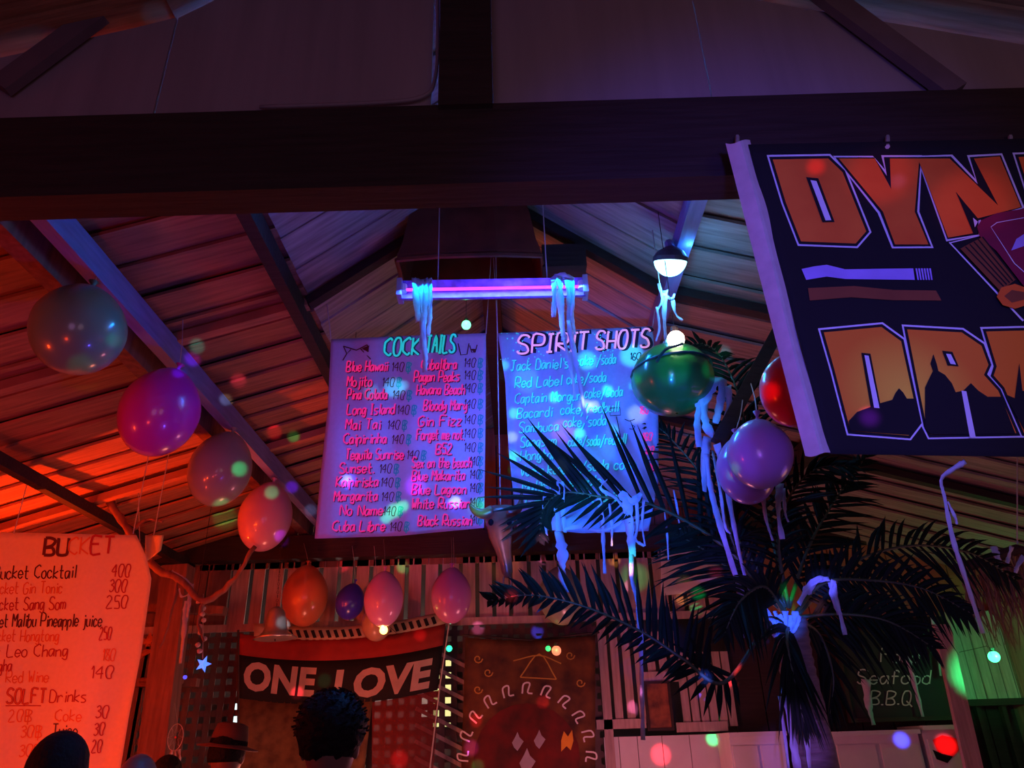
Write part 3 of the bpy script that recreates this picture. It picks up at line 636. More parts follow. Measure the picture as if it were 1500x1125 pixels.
for (x, y, s_) in ((758, 1088, 1), (790, 1085, 1), (772, 1118, 1.4)):
    m_.poly([f6(x+s_*p[0], y+s_*p[1], .005) for p in ((-8, 0), (-3, -9), (0, -16), (3, -8), (9, -2), (4, 6), (0, 12), (-5, 7))])
m_.build('face_print', mat('tapestry_grey', (.4, .36, .42), .9), tp, recalc=False)
M().poly([f6(830+p[0], 1085+p[1], .005) for p in ((-8, 0), (-4, -14), (2, -6), (8, -16), (10, 0), (6, 14), (0, 8), (-8, 16))]).build('flame_print', mat('tapestry_flame', (.8, .35, .03), .9), tp, recalc=False)
M().tube([at(676, 930, 6.43), at(780, 938, 6.43), at(878, 926, 6.43)], .008, 6).build('rod', BEAM, tp)

# ------------------------------------------------------------------ black-light fixture with hood
Yu = 3.0
uv = thing('tube_light', 'long violet black-light tube fixture hanging in front of the dark hood', 'light fixture', at(720, 425, Yu))
a, b = at(586, 425, Yu), at(857, 420, Yu); ax = (b-a).normalized(); dn = V((0, 0, -1)); hh = .095
def prism(prof, a_, b_):
    m_ = M(); n = len(prof); m_.v = [a_+V((0, y, z)) for y, z in prof]+[b_+V((0, y, z)) for y, z in prof]
    m_.f = [tuple(range(n))[::-1], tuple(range(n, 2*n))]+[(i, (i+1) % n, n+(i+1) % n, n+i) for i in range(n)]; return m_
REFL = mat('violet_reflector', (.35, .2, .8), .3, vary=.5, scale=26)
prism([(-.012, .046), (.03, .046), (.05, .02), (.05, -.03), (.01, -.05), (-.006, -.05), (-.004, -.042), (.008, -.012), (.008, .012), (-.008, .038)], a, b).build('housing', REFL, uv)
for p in (a, b): M().box((p.x-.012, Yu-.035, p.z-.047), (p.x+.012, Yu+.05, p.z+.047)).build('end_cap', mat('fixture_cap', (.4, .42, .6), .5), uv)
TUBE = mat('lit_tube', (.2, .02, .3), .3, emit=(1, .10, .9), es=1.15)
M().tube([a+ax*.02+V((0, -.014, -.008)), b-ax*.02+V((0, -.014, -.008))], .0075, 10).build('tube', TUBE, uv, smooth=True)
for k in (.02, .98): q = a.lerp(b, k); M().tube([q+V((0, -.012, -.02)), q+V((0, -.012, .02))], .018, 8).build('socket', WHITE, uv)
for k in (.2, .8): q = a.lerp(b, k); M().tube([q+V((0, .03, .04)), V((q.x, Yu+.04, EYE+roofh(q.x)-.02))], .003, 5).build('hanger_wire', STRING, uv)
mid = (a+b)/2
lamp('tube_glow', 'AREA', mid+V((0, -.05, -.02)), (.03, .12, 1), 11, mid+V((0, .25, -1)), .85, size_y=.03)
lamp('tube_glow_front', 'AREA', mid+V((0, -.09, .0)), (.0, .36, 1), 14, mid+V((0, -1, -1.2)), .85, size_y=.03)
lamp('tube_glow_up', 'POINT', mid+V((.1, -.15, -.12)), (.10, .08, 1), 6, None, .05)
# hood
HOOD = mat('hood_copper', (.26, .08, .04), .35, metal=.4, vary=.4, scale=8, bump=.1)
hd = thing('metal_hood', 'dark copper hood with rounded shoulders behind the violet tube', 'hood', at(690, 405, Yu+.35))
Yh = Yu+.35; hw = .37; hc = at(690, 405, Yh); ht = at(690, 278, Yh).z-hc.z
prof = [(1.0, 0), (1.0, .06), (.94, .2), (.87, .5), (.78, .75), (.62, .92), (.35, 1.0)]
m_ = M(); n = 0
for k, (r, z) in enumerate(prof):
    for (sx, sy) in ((-1, -1), (-.4, -1.12), (.4, -1.12), (1, -1), (1.05, 0), (1, 1), (0, 1.1), (-1, 1), (-1.05, 0)):
        m_.v.append(hc+V((hw*r*sx, .17*r*sy, ht*z)))
for k in range(len(prof)-1):
    for j in range(9): m_.f.append((k*9+j, k*9+(j+1) % 9, (k+1)*9+(j+1) % 9, (k+1)*9+j))
m_.f.append(tuple((len(prof)-1)*9+j for j in range(9)))
m_.build('shell', HOOD, hd, smooth=False)
M().tube([hc+V((hw*sx, .17*sy, .0)) for (sx, sy) in ((-1, -1), (-.4, -1.12), (.4, -1.12), (1, -1), (1.05, 0), (1, 1), (0, 1.1), (-1, 1), (-1, -1))], .014, 6).build('rim', HOOD, hd)
M().bar(hc+V((0, 0, ht)), V((hc.x, Yh, EYE+roofh(hc.x)-.05)), .09, .09, up=(0, 1, 0)).build('flue', HOOD, hd)
M().box((hc.x+hw+.01, Yh-.1, hc.z-.02), (hc.x+hw+.24, Yh+.12, hc.z+.12)).build('side_box', BEAM, hd)

# ------------------------------------------------------------------ dome lamp
Yd = 2.85; c = at(982, 381, Yd); r = 24*mpp(982, 381, Yd)
dl = thing('dome_lamp', 'bright cyan-white dome lamp fixed under the right roof beam', 'lamp', c)
AXL = V((-.08, .5, -1)).normalized()
M().lathe([(r*math.cos(k*.157), r*1.0*math.sin(k*.157)) for k in range(10)]+[(.002, r)], c, 24, AXL).build('diffuser', mat('lit_diffuser', (.8, .9, 1), .4, emit=(.4, .95, 1), es=2.4), dl, smooth=True)
M().lathe([(r*1.06, .008), (r*1.06, -.012), (r*.8, -.04), (r*.35, -.06)], c, 24, AXL).build('housing', mat('lamp_housing', (.06, .08, .1), .4), dl)
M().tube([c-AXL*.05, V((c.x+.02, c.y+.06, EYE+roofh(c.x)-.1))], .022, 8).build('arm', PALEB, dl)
for s_ in (-.6, .6): M().ball(c+V((s_*r, -.02, .022)), .006, n=8, k=6).build('screw', METAL, dl)
lamp('dome_glow', 'POINT', c+AXL*(r+.05), (.06, .42, 1), 5, None, .05)
lamp('dome_up', 'POINT', c+V((.1, .0, .08)), (.05, .35, 1), 1.3, None, .03)

# ------------------------------------------------------------------ balloons
def balloon(px, py, wpx, hpx, Y, col, label, string_to, tilt=(0, 0), group='latex balloons hung on strings', sheer=None, knot_top=True):
    c = at(px, py, Y); s_ = mpp(px, py, Y); rx = wpx/2*s_; rz = hpx/2*s_/ (cp**.5)
    if knot_top == 'big': rz = hpx/2*s_
    ax = V((tilt[0], tilt[1], 1)).normalized()
    t_ = thing('balloon', label, 'balloon', c-ax*rz, group)
    prof = []
    for k in range(25):
        a_ = math.pi*k/24; zz = -math.cos(a_); rr = math.sin(a_)
        if zz > 0: rr *= 1-.22*zz*zz
        prof.append((max(rr*rx, .002), zz*rz))
    mt_ = mat('balloon_'+'_'.join('%d' % int(v*100) for v in col), col, .28, vary=.05, scale=3, coat=.5, alpha=sheer)
    M().lathe(prof, c, 32, ax).build('bladder', mt_, t_, smooth=True)
    top = c+ax*rz
    M().lathe([(rx*.07, -.004), (rx*.05, .008), (rx*.04, .014), (rx*.12, .03), (rx*.1, .032)], top, 10, ax).build('knot', mt_, t_, smooth=True)
    if string_to:
        e = V(string_to); p0 = top+ax*.02
        M().tube(smoothpath([p0, p0.lerp(e, .5)+V((.004, 0, -.004)), e], 4), .0022, 5).build('string', STRING, t_)
    return t_
def beam_pt(Y, dx=.02): return (-1.78+dx, Y, EYE+2.04-.14)
balloon(116, 481, 128, 133, 2.55, (.16, .24, .17), 'green balloon hanging nearest, first on the long beam', at(145, 392, 2.62), (.05, 0))
balloon(235, 602, 110, 130, 3.15, (.70, .02, .34), 'magenta balloon second along the long beam', at(268, 468, 3.2), (.22, 0))
balloon(323, 686, 88, 108, 4.2, (.36, .30, .30), 'pale balloon with a green light spot, third along the long beam', at(335, 605, 4.25), (.18, 0))
balloon(389, 756, 76, 98, 5.1, (.60, .28, .42), 'pale pink balloon at the far end of the long beam', at(400, 690, 5.15), (.12, 0))
hb = lambda px, py=795: at(px, py, WY-.12)
balloon(447, 872, 66, 84, 6.2, (.7, .18, .07), 'orange-red balloon beside the bell', at(445, 796, 6.44), sheer=.8)
balloon(513, 881, 42, 50, 6.2, (.04, .03, .75), 'small dark blue balloon against the pickets', at(516, 800, 6.44), (.2, 0))
balloon(562, 877, 57, 76, 5.65, (.75, .32, .62), 'pink balloon right of the small blue one', at(562, 790, 6.44))
balloon(552, 912, 44, 50, 6.1, (.55, .33, .22), 'brownish balloon low behind the pink one', at(548, 800, 6.44), sheer=.8)
balloon(661, 872, 59, 76, 5.65, (.62, .20, .42), 'rose balloon hanging above the right end of the ONE LOVE flag', at(661, 787, 6.44))
balloon(664, 864, 42, 62, 6.12, (.8, .35, .45), 'lighter pink balloon half hidden behind the rose one', at(664, 787, 6.44))
balloon(822, 872, 66, 80, 6.1, (.30, .36, .22), 'dull olive balloon behind the palm leaf under the skull', at(822, 780, 6.44))
balloon(1113, 664, 94, 100, 2.25, (.42, .30, .62), 'lavender balloon in front, beside the palm crown', at(1100, 562, 2.86), (.1, 0))
balloon(1092, 688, 84, 98, 2.6, (.42, .2, .5), 'mauve balloon half hidden behind the lavender one', at(1088, 585, 2.83), (-.1, 0))
balloon(1160, 570, 92, 108, 1.9, (.80, .01, .03), 'red balloon half hidden behind the black flag', at(1165, 240, 1.65), (.1, 0))

# green ribbed ball lantern
Yl = 2.95; c = at(985, 556, Yl); r = 58*mpp(985, 556, Yl)
gl = thing('paper_lantern', 'dark green ribbed ball lantern hanging beside the spirits banner', 'lantern', c-V((0, 0, r)))
m_ = M(); nn = 48; kk = 24
for i in range(kk+1):
    th = math.pi*min(max(i/kk, .01), .99)
    for j in range(nn):
        a_ = 2*math.pi*j/nn; rr = r*(1+.035*abs(math.sin(a_*6)))
        if i < 13: rr *= 1-.0*i
        m_.v.append(c+V((rr*math.sin(th)*math.cos(a_), rr*math.sin(th)*math.sin(a_), -r*.93*math.cos(th))))
for i in range(kk):
    for j in range(nn): m_.f.append((i*nn+j, i*nn+(j+1) % nn, (i+1)*nn+(j+1) % nn, (i+1)*nn+j))
m_.build('shell', mat('lantern_green', (.012, .22, .035), .3, vary=.4, scale=5, coat=.6), gl, smooth=True)
M().tube([c+V((r*1.01*math.cos(a_*.3), r*1.01*math.sin(a_*.3), .25*r+.06*r*math.cos(a_*.3))) for a_ in range(22)], .006, 6).build('seam', mat('lantern_dark', (.01, .10, .07), .4), gl)
M().tube(smoothpath([at(962, 530, Yl-.22), at(975, 512, Yl-.22), at(1000, 503, Yl-.2)], 4), .007, 6).build('leaf_mark', mat('lantern_dark', (.01, .1, .07)), gl)
M().lathe([(.02, 0), (.028, .01), (.018, .03)], c+V((0, 0, r*.93)), 12).build('collar', METAL, gl)
M().tube([c+V((0, 0, r*.93)), V((c.x, c.y, EYE+roofh(c.x)-.02))], .0025, 5).build('string', STRING, gl)

def led(px, py, Y, rpx, col, label, es=5, power=0, cat='light', name='fairy_bulb', group='small coloured bulbs', cap=True):
    c = at(px, py, Y); r = rpx*mpp(px, py, Y)
    t_ = thing(name, label, cat, c-V((0, 0, r)), group)
    M().ball(c, r, n=14, k=9).build('globe', mat('bulb_%d_%d_%d_%d' % tuple(int(v*50) for v in (*col, es)), tuple(v*.6 for v in col), .4, emit=col, es=es), t_, smooth=True)
    if cap: M().tube([c+V((0, 0, r*.8)), c+V((0, 0, r*1.5))], r*.45, 8).build('socket', BEAM, t_)
    M().tube([c+V((0, 0, r*1.4)), V((c.x, c.y, EYE+roofh(c.x)-.03))] if Y < 5.6 else [c+V((0, 0, r*1.4)), c+V((0, .05, r*2)), V((c.x, WY+.005, c.z+r*2))], .002, 4).build('wire', BEAM, t_)
    if power: lamp('bulb_glow', 'POINT', c+V((0, -r-.02, 0)), col, power, None, .01)
led(683, 476, 3.9, 7, (.15, 1, .4), 'green-white glowing bulb hanging below the violet tube', 3, .25)
led(990, 497, 2.8, 13, (1, .85, .7), 'warm white bulb right on top of the green lantern', 5, 1.0)
led(515, 488, 3.95, 5, (.02, .35, .12), 'dim green bulb above the cocktails banner corner', .6)
led(523, 469, 3.9, 4, (.8, .3, .3), 'dim pink bulb above the cocktails banner corner', .9)
led(562, 923, 5.7, 6, (1, .72, .12), 'amber bulb glowing under the pink balloon', 6, .5)
led(658, 950, 6.2, 4.5, (.03, .9, .4), 'small green bulb at the right edge of the ONE LOVE flag', 2, .1)
led(1456, 962, 6.0, 8, (.05, 1, .3), 'bright green bulb on the boards at the right', 5, 3.5)
led(803, 950, 6.2, 4, (.05, .9, .2), 'tiny green bulb over the tapestry top', 1.5, .05)
led(815, 953, 6.2, 7, (1, .25, .12), 'orange-red bulb over the tapestry top', 1.3, .25)

# ------------------------------------------------------------------ bell
c = at(403, 936, 5.6); s_ = mpp(403, 936, 5.6)
bl = thing('hanging_bell', 'silver bell with flared rim on a chain left of the ONE LOVE flag', 'bell', c)
axb = V((-.06, 0, 1)).normalized()
M().lathe([(28*s_, 0), (31*s_, 1*s_), (24*s_, 5*s_), (18.5*s_, 10*s_), (15.5*s_, 18*s_), (14*s_, 30*s_), (12.5*s_, 38*s_), (9*s_, 43*s_), (3*s_, 46*s_)], c, 28, axb).build('bell_body', METAL, bl, smooth=True)
M().tube([c+axb*30*s_, c-axb*3*s_], .005, 6).build('clapper', BEAM, bl)
p0, p1 = c+axb*46*s_, at(419, 716, 5.6)
for i in range(30):
    q = p0.lerp(p1, (i+.5)/30); d = (p1-p0)/30*.75; e = V((.006, 0, 0)) if i % 2 else V((0, .006, 0))
    M().tube([q-d/2-e*.4, q-d/4-e, q+d/4-e, q+d/2-e*.4, q+d/2+e*.4, q+d/4+e, q-d/4+e, q-d/2+e*.4, q-d/2-e*.4], .0016, 4).build('chain_link', BEAM, bl)

# ------------------------------------------------------------------ cow skull
sk = thing('cattle_skull', 'brown horned cattle skull hanging between the two drink banners', 'skull', at(735, 845, 3.3))
BONE = mat('dark_bone', (.22, .10, .05), .35, vary=.4, scale=14, coat=.4)
sc_ = mpp(732, 780, 3.3)
m_ = M(); rows = [(733, 742, 20, 9), (733, 752, 23, 14), (732, 768, 20, 15), (733, 786, 17, 14), (737, 806, 12, 11), (741, 824, 9, 9), (743, 838, 8, 7), (744, 846, 5, 4)]
n = 16
for (x, y, a_, b_) in rows:
    c0 = at(x, y, 3.3)
    for j in range(n):
        g_ = 2*math.pi*j/n; m_.v.append(c0+V((a_*sc_*math.cos(g_)*(1-.12*(abs(math.sin(2*g_)))), b_*sc_*math.sin(g_), 0)))
for i in range(len(rows)-1):
    for j in range(n): m_.f.append((i*n+j, i*n+(j+1) % n, (i+1)*n+(j+1) % n, (i+1)*n+j))
m_.f += [tuple(range(n)), tuple((len(rows)-1)*n+j for j in range(n))]
m_.build('skull_bone', BONE, sk, smooth=True)
for pts_, rr in (([(722, 748), (708, 753), (695, 748), (688, 738)], [9, 8.5, 6, 2]), ([(744, 748), (753, 750), (762, 740), (764, 722)], [9, 8.5, 6.5, 2])):
    M().tube(smoothpath([at(*p, 3.28) for p in pts_], 4), [sc_*(rr[0]+(rr[-1]-rr[0])*(k/12)**1.6) for k in range(13)], 10).build('horn', BONE, sk, smooth=True)
for x in (719, 746): M().ball(at(x, 765, 3.26), 4*sc_, 3*sc_, 5*sc_, 10, 6).build('eye_socket', BLACK, sk, smooth=True)
M().tube([at(738, 845, 3.3), at(737, 858, 3.3), at(743, 864, 3.3), at(749, 856, 3.3), at(747, 845, 3.3)], .004, 6).build('nose_ring', METAL, sk)
M().tube([at(733, 742, 3.3), V((at(731, 590, 3.3).x, 3.3, EYE+2.5))], .0025, 5).build('string', STRING, sk)

# ------------------------------------------------------------------ ribbons
def ribbon(parent, pts, wpx, Y=None, mt=PAPER, name='strip', twist=1.2, ragged=.25, taper=.6):
    if Y and 3.25 <= Y <= 3.5: Y -= .3
    pts = [(*p[:2], p[2]-.3) if len(p) > 2 and 2.94 < p[2] < 3.6 else p for p in pts]
    P = smoothpath([at(p[0], p[1], p[2] if len(p) > 2 else Y) for p in pts], 6); k = len(P); ww = wpx*mpp(pts[0][0], pts[0][1], pts[0][2] if len(pts[0]) > 2 else Y)
    m_ = M(); ph = random.uniform(0, 6)
    for i, p in enumerate(P):
        u = i/(k-1); tt = (P[min(i+1, k-1)]-P[max(i-1, 0)]).normalized(); sd = tt.cross(V((0, 1, 0)))
        if sd.length < .1: sd = V((1, 0, 0))
        sd.normalize(); nr = V((0, 1, 0)); a_ = math.sin(ph+u*5)*twist*.5
        q = (sd*math.cos(a_)+nr*math.sin(a_))*ww/2*(1+random.uniform(-ragged, ragged))*(1-u*(1-taper))
        m_.v += [p-q, p+V((0, -.004*math.sin(u*9+ph), 0)), p+q]
    for i in range(k-1):
        for j in (0, 1): m_.f.append((3*i+j, 3*i+j+1, 3*i+j+4, 3*i+j+3))
    return m_.build(name, mt, parent, solid=.0008, smooth=True)
def hank(label, base, strips, Y):
    t_ = thing('paper_streamer', label, 'streamer', base, 'torn crepe paper streamers')
    for s_ in strips: ribbon(t_, s_[0], s_[1], Y)
    return t_
random.seed(21)
hank('bright blue streamer hank draped over the left end of the violet tube', at(620, 412, 2.93), [([(609, 408), (610, 440), (612, 468), (610, 470)], 12), ([(622, 408), (623, 450), (620, 480), (623, 520), (622, 545)], 10), ([(629, 410), (630, 440), (629, 470), (627, 492)], 9), ([(617, 409), (616, 450), (618, 485), (615, 512)], 8), ([(607, 411), (620, 413), (633, 409)], 9)], 2.93)
hank('cyan streamer hank draped over the right end of the violet tube', at(824, 408, 2.93), [([(811, 407), (812, 430), (811, 465)], 10), ([(820, 405), (821, 440), (824, 480), (826, 498)], 11), ([(832, 407), (834, 440), (833, 470), (838, 510)], 10), ([(838, 408), (839, 440), (838, 460), (842, 490)], 8), ([(806, 410), (824, 404), (840, 409)], 12), ([(833, 470), (842, 520), (848, 555), (854, 590), (858, 620)], 7), ([(826, 495), (834, 530), (840, 560), (842, 585)], 6)], 2.93)
hank('blue streamer looped over the palm leaf in front of the spirits banner', at(818, 705, 3.4), [([(812, 706), (816, 740), (818, 778)], 15), ([(822, 706), (824, 745), (828, 780)], 10), ([(802, 712), (797, 740), (800, 785)], 8), ([(818, 778), (824, 810), (823, 840), (830, 868)], 17), ([(826, 775), (850, 772), (880, 778), (905, 768), (918, 750)], 6)], 3.4)
hank('blue streamer hanging straight in the middle of the palm leaf', at(880, 720, 3.4), [([(876, 730), (882, 760), (884, 800), (886, 840)], 8), ([(893, 738), (896, 770), (896, 800)], 5), ([(888, 700), (878, 715), (900, 728), (915, 745)], 7)], 3.4)
hank('long blue streamer falling past the pickets below the palm leaf', at(925, 725, 3.4), [([(918, 728), (922, 770), (927, 815)], 15), ([(932, 725), (934, 770), (931, 790), (944, 800)], 6), ([(925, 812), (926, 850), (934, 880), (938, 930), (940, 1000), (942, 1084)], 9), ([(908, 722), (925, 735), (940, 722)], 14), ([(943, 730), (941, 770), (945, 800)], 4)], 3.4)
hank('thin pale streamer dangling right of the spirits banner', at(986, 720, 3.5), [([(987, 718), (992, 745), (996, 775)], 4), ([(972, 738), (977, 780), (979, 820)], 3.5)], 3.5)
hank('thick blue streamer bunch left of the lavender balloons', at(1040, 550, 2.9), [([(1050, 552), (1035, 580), (1022, 610), (1024, 655)], 18), ([(1060, 555), (1055, 590), (1048, 620)], 16), ([(1040, 560), (1030, 590), (1018, 592)], 14), ([(1030, 575), (1034, 620), (1045, 640)], 16), ([(1065, 565), (1068, 600), (1052, 635)], 12), ([(1036, 640), (1032, 680), (1032, 720)], 14)], 2.9)
hank('long violet streamer trailing from the blue bunch down to the palm crown', at(1035, 660, 2.95), [([(1035, 665, 2.95), (1042, 720, 3.0), (1058, 780, 3.1), (1080, 850, 3.3), (1100, 900, 3.4)], 11), ([(1050, 650, 2.95), (1062, 700, 3.0), (1075, 770, 3.1), (1090, 840, 3.3), (1112, 905, 3.4)], 9), ([(1044, 660, 2.9), (1055, 720, 2.95), (1062, 770, 2.98), (1070, 782, 3.0)], 5), ([(1080, 850, 3.3), (1085, 900, 3.35), (1088, 935, 3.4)], 8)], 3.0)
hank('short lavender streamers hanging under the mauve balloon', at(1130, 715, 2.65), [([(1117, 722), (1122, 760), (1132, 792)], 7), ([(1142, 708), (1140, 750), (1146, 790)], 11), ([(1148, 715), (1150, 750), (1155, 765)], 5)], 2.65)
hank('vivid blue shredded streamer bunch wrapped round the palm crown', at(1150, 905, 3.35), [([(1120+i*5, 895+(i % 3)*6), (1135+i*3, 912+(i % 4)*4), (1140+i*2-(i % 2)*14, 932-(i % 3)*6)], 9) for i in range(11)], 3.35)
hank('violet streamer folded over the right palm stalk', at(1205, 850, 3.35), [([(1180, 868), (1196, 850), (1215, 848)], 14), ([(1218, 852), (1226, 880), (1238, 930)], 10), ([(1170, 885), (1185, 860), (1205, 847)], 8), ([(1222, 850), (1220, 870), (1230, 900)], 12)], 3.35)
hank('violet streamers running down the palm trunk', at(1160, 1000, 3.3), [([(1150, 1000), (1158, 1060), (1168, 1125)], 15), ([(1172, 1010), (1180, 1060), (1186, 1125)], 12), ([(1142, 1020), (1150, 1080), (1155, 1125)], 6)], 3.3)
hank('single bent violet streamer hanging below the black flag', at(1410, 675, 1.53), [([(1414, 676), (1395, 688), (1379, 702), (1384, 730), (1396, 790), (1415, 850), (1440, 928)], 8), ([(1388, 735), (1398, 755), (1402, 768)], 5)], 1.53)
hank('dim violet streamers over the chalkboard', at(1325, 930, 6.27), [([(1322, 925), (1334, 980), (1352, 1050)], 8), ([(1366, 905), (1372, 940), (1378, 990)], 7), ([(1268, 995), (1272, 1030), (1280, 1062)], 13)], 6.27)
hank('blue streamer tuft at the right edge by the dark thatch', at(1465, 800, 3.6), [([(1455, 800), (1462, 820), (1468, 840)], 10), ([(1482, 800), (1478, 815), (1475, 825)], 8), ([(1500, 815), (1490, 830), (1485, 850)], 7)], 3.6)
hank('pale violet streamer hanging on the driftwood at the left', at(280, 850, 5.0), [([(250, 838), (266, 846), (279, 856)], 7), ([(281, 855), (277, 880), (274, 905)], 8), ([(274, 880), (270, 920), (264, 972)], 9), ([(262, 862), (266, 874), (278, 870)], 4)], 5.0)
t_ = hank('ragged blue-lit streamers knotted above the green lantern', at(972, 430, 2.95), [([(965, 415), (970, 440), (962, 455)], 5), ([(975, 425), (973, 460), (975, 498)], 8), ([(985, 440), (990, 460), (1000, 470)], 6), ([(962, 450), (966, 480), (961, 500)], 5), ([(970, 430), (984, 438), (988, 430)], 5)], 2.95)

# ------------------------------------------------------------------ palm
palm = thing('potted_palm', 'tall palm with drooping fronds and a streamer-wrapped crown at right', 'palm', (at(1165, 905, 3.2).x, 3.2, 0))
cr0 = at(1160, 905, 3.2); bx = palm.location
pts = [V((bx.x+.02, 3.2, .02)), V((bx.x+.02, 3.2, .7)), at(1185, 1060, 3.2), at(1165, 960, 3.2), cr0]
sm = smoothpath(pts, 8); M().tube(sm, [.085-.03*i/len(sm)+.005*(i % 2) for i in range(len(sm))], 12).build('trunk', TRUNK, palm, smooth=True)
M().lathe([(.16, 0), (.2, .28), (.21, .3), (.18, .3), (.17, .25)], (bx.x+.02, 3.2, 0), 24).build('pot', mat('clay_pot', (.3, .12, .07), .8), palm)
def leaf(m_, p, d, nrm, ln, wd, droop):
    prev = None; base = len(m_.v); K = 4; side = d.cross(nrm).normalized()
    for k in range(K+1):
        u = k/K; c_ = p+d*ln*u+V((0, 0, -1))*droop*ln*u*u; w_ = wd*(.55+.9*u if u < .4 else (1-u)/.6*.92+.02)
        m_.v += [c_-side*w_/2, c_+nrm*w_*.18, c_+side*w_/2]
    for k in range(K):
        for j in (0, 1): m_.f.append((base+3*k+j, base+3*k+j+1, base+3*k+j+4, base+3*k+j+3))
def frond(path, lpx, n, ang=55, up=1., dn=1., droop=.15, single=False, wd=8, toward=0.):
    path = [(p[0], p[1], p[2]-.3) for p in path]; P = smoothpath([at(*p) for p in path], 8); k = len(P); s0 = mpp(path[len(path)//2][0], path[len(path)//2][1], path[len(path)//2][2])
    r_ = M().tube(P, [.010*(1-.8*i/k) for i in range(k)], 6).build('frond', RACH, palm, smooth=True)
    J = M()
    for i in range(n):
        u = .12+.88*(i+.5)/n; f_ = u*(k-1); a_ = int(f_); p = P[a_].lerp(P[min(a_+1, k-1)], f_-a_)
        t_ = (P[min(a_+2, k-1)]-P[max(a_-1, 0)]).normalized(); view = V((0, .35, .0))
        sd = t_.cross(V((0, 1, 0))).normalized()
        if sd.z < 0: sd = -sd
        for sg, amt in ((1, up), (-1, dn)):
            if amt <= 0: continue
            an = math.radians(ang+random.uniform(-9, 9)-(u*22)); env = (math.sin(math.pi*min(1, .15+.85*u)**.8)*.55+.5)*(1-.5*max(0, (u-.65)/.35))
            d = (t_*math.cos(an)+sd*sg*math.sin(an)+V((0, random.uniform(-.3, .1)-toward, 0))).normalized(); ln = lpx*s0*amt*env*random.uniform(.85, 1.1)
            nr = V((random.uniform(-.3, .3), -1, random.uniform(-.2, .6))).normalized(); nr = (nr-d*nr.dot(d)).normalized()
            m_ = M() if single else J
            leaf(m_, p, d, nr, ln, wd*s0, droop*random.uniform(.6, 1.5))
            if single: m_.build('leaflet', LEAF, r_, recalc=False)
    if not single: J.build('leaflets', LEAF, r_, kind='stuff', recalc=False)
random.seed(31)
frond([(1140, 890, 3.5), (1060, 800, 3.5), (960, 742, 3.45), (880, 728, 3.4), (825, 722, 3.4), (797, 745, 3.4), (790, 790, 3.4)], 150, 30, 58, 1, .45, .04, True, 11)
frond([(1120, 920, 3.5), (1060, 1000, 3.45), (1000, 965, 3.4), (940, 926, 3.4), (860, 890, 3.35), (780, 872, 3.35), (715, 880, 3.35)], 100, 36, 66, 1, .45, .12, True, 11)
frond([(1160, 915, 3.5), (1152, 930, 3.25), (1160, 980, 3.2), (1178, 1060, 3.2)], 95, 24, 32, .95, .95, .35, True, 8)
frond([(1160, 905, 3.5), (1205, 855, 3.5), (1270, 850, 3.5), (1350, 862, 3.5), (1425, 900, 3.5)], 95, 34, 68, .75, 1, .25, False, 9)
frond([(1150, 895, 3.5), (1090, 850, 3.6), (1030, 805, 3.7), (985, 780, 3.8)], 100, 26, 55, .9, 1, .2, False, 9)
frond([(1155, 890, 3.5), (1185, 800, 3.6), (1225, 730, 3.7), (1275, 660, 3.8)], 85, 28, 50, .8, 1, .15, False, 8)
frond([(1150, 890, 3.5), (1130, 780, 3.6), (1100, 660, 3.6), (1075, 560, 3.5), (1040, 508, 3.7), (990, 505, 3.8)], 85, 34, 55, .9, 1, .25, False, 9)
frond([(1150, 890, 3.5), (1080, 790, 3.6), (1030, 700, 3.7), (980, 640, 3.8), (955, 620, 3.8)], 85, 26, 55, .7, .9, .2, False, 8)
frond([(1155, 890, 3.5), (1140, 800, 3.4), (1150, 740, 3.2), (1190, 690, 3.1), (1250, 680, 3.0)], 90, 28, 55, .7, 1, .25, False, 8)
frond([(1165, 905, 3.5), (1230, 900, 3.45), (1300, 910, 3.4), (1370, 950, 3.4)], 85, 26, 60, .9, 1, .3, False, 9)
frond([(1150, 900, 3.5), (1120, 860, 3.35), (1085, 880, 3.2), (1060, 930, 3.2)], 90, 22, 60, .8, .9, .35, False, 9)
frond([(1165, 905, 3.5), (1240, 830, 3.6), (1330, 800, 3.7), (1420, 810, 3.8), (1490, 850, 3.9)], 80, 30, 62, .9, 1, .3, False, 8)
frond([(1150, 900, 3.5), (1090, 830, 3.5), (1060, 740, 3.45), (1070, 660, 3.4), (1110, 600, 3.4)], 80, 26, 55, .8, .9, .2, False, 8)
frond([(1165, 905, 3.5), (1200, 930, 3.6), (1220, 990, 3.6), (1215, 1050, 3.6)], 70, 18, 45, .9, .9, .35, False, 8)

# diagonal dark pole behind the balloons
pl_ = M().bar(at(1052, 648, 2.75), at(1162, 443, 3.1), .055, .03, up=(0, 1, 0)); o = pl_.build('wooden_batten', BEAM, None, org=at(1052, 648, 2.75)); tag(o, 'dark wooden batten slanting behind the lavender balloons', 'batten')

# ------------------------------------------------------------------ driftwood and mobile at left
dw = thing('driftwood_branch', 'dark driftwood branch crossing from the bucket banner to the pickets', 'branch', at(260, 850, 5.0))
for pts_, r0 in (([(160, 735), (190, 780), (225, 830), (262, 848), (300, 880), (345, 845), (372, 800)], .028), ([(190, 780), (215, 762), (240, 765)], .014), ([(225, 830), (220, 800), (230, 770)], .012), ([(300, 880), (290, 910), (300, 940)], .014), ([(262, 848), (250, 900), (235, 950)], .013), ([(160, 735), (150, 700), (165, 660)], .015), ([(190, 780), (170, 800), (180, 830)], .012)):
    P = smoothpath([at(*p, 5.0) for p in pts_], 5); M().tube([p+V((random.uniform(-.006, .006), random.uniform(-.01, .01), random.uniform(-.006, .006))) for p in P], [r0*(1-.5*i/len(P))*random.uniform(.8, 1.2) for i in range(len(P))], 8).build('branch_limb', WALLW, dw, smooth=True)
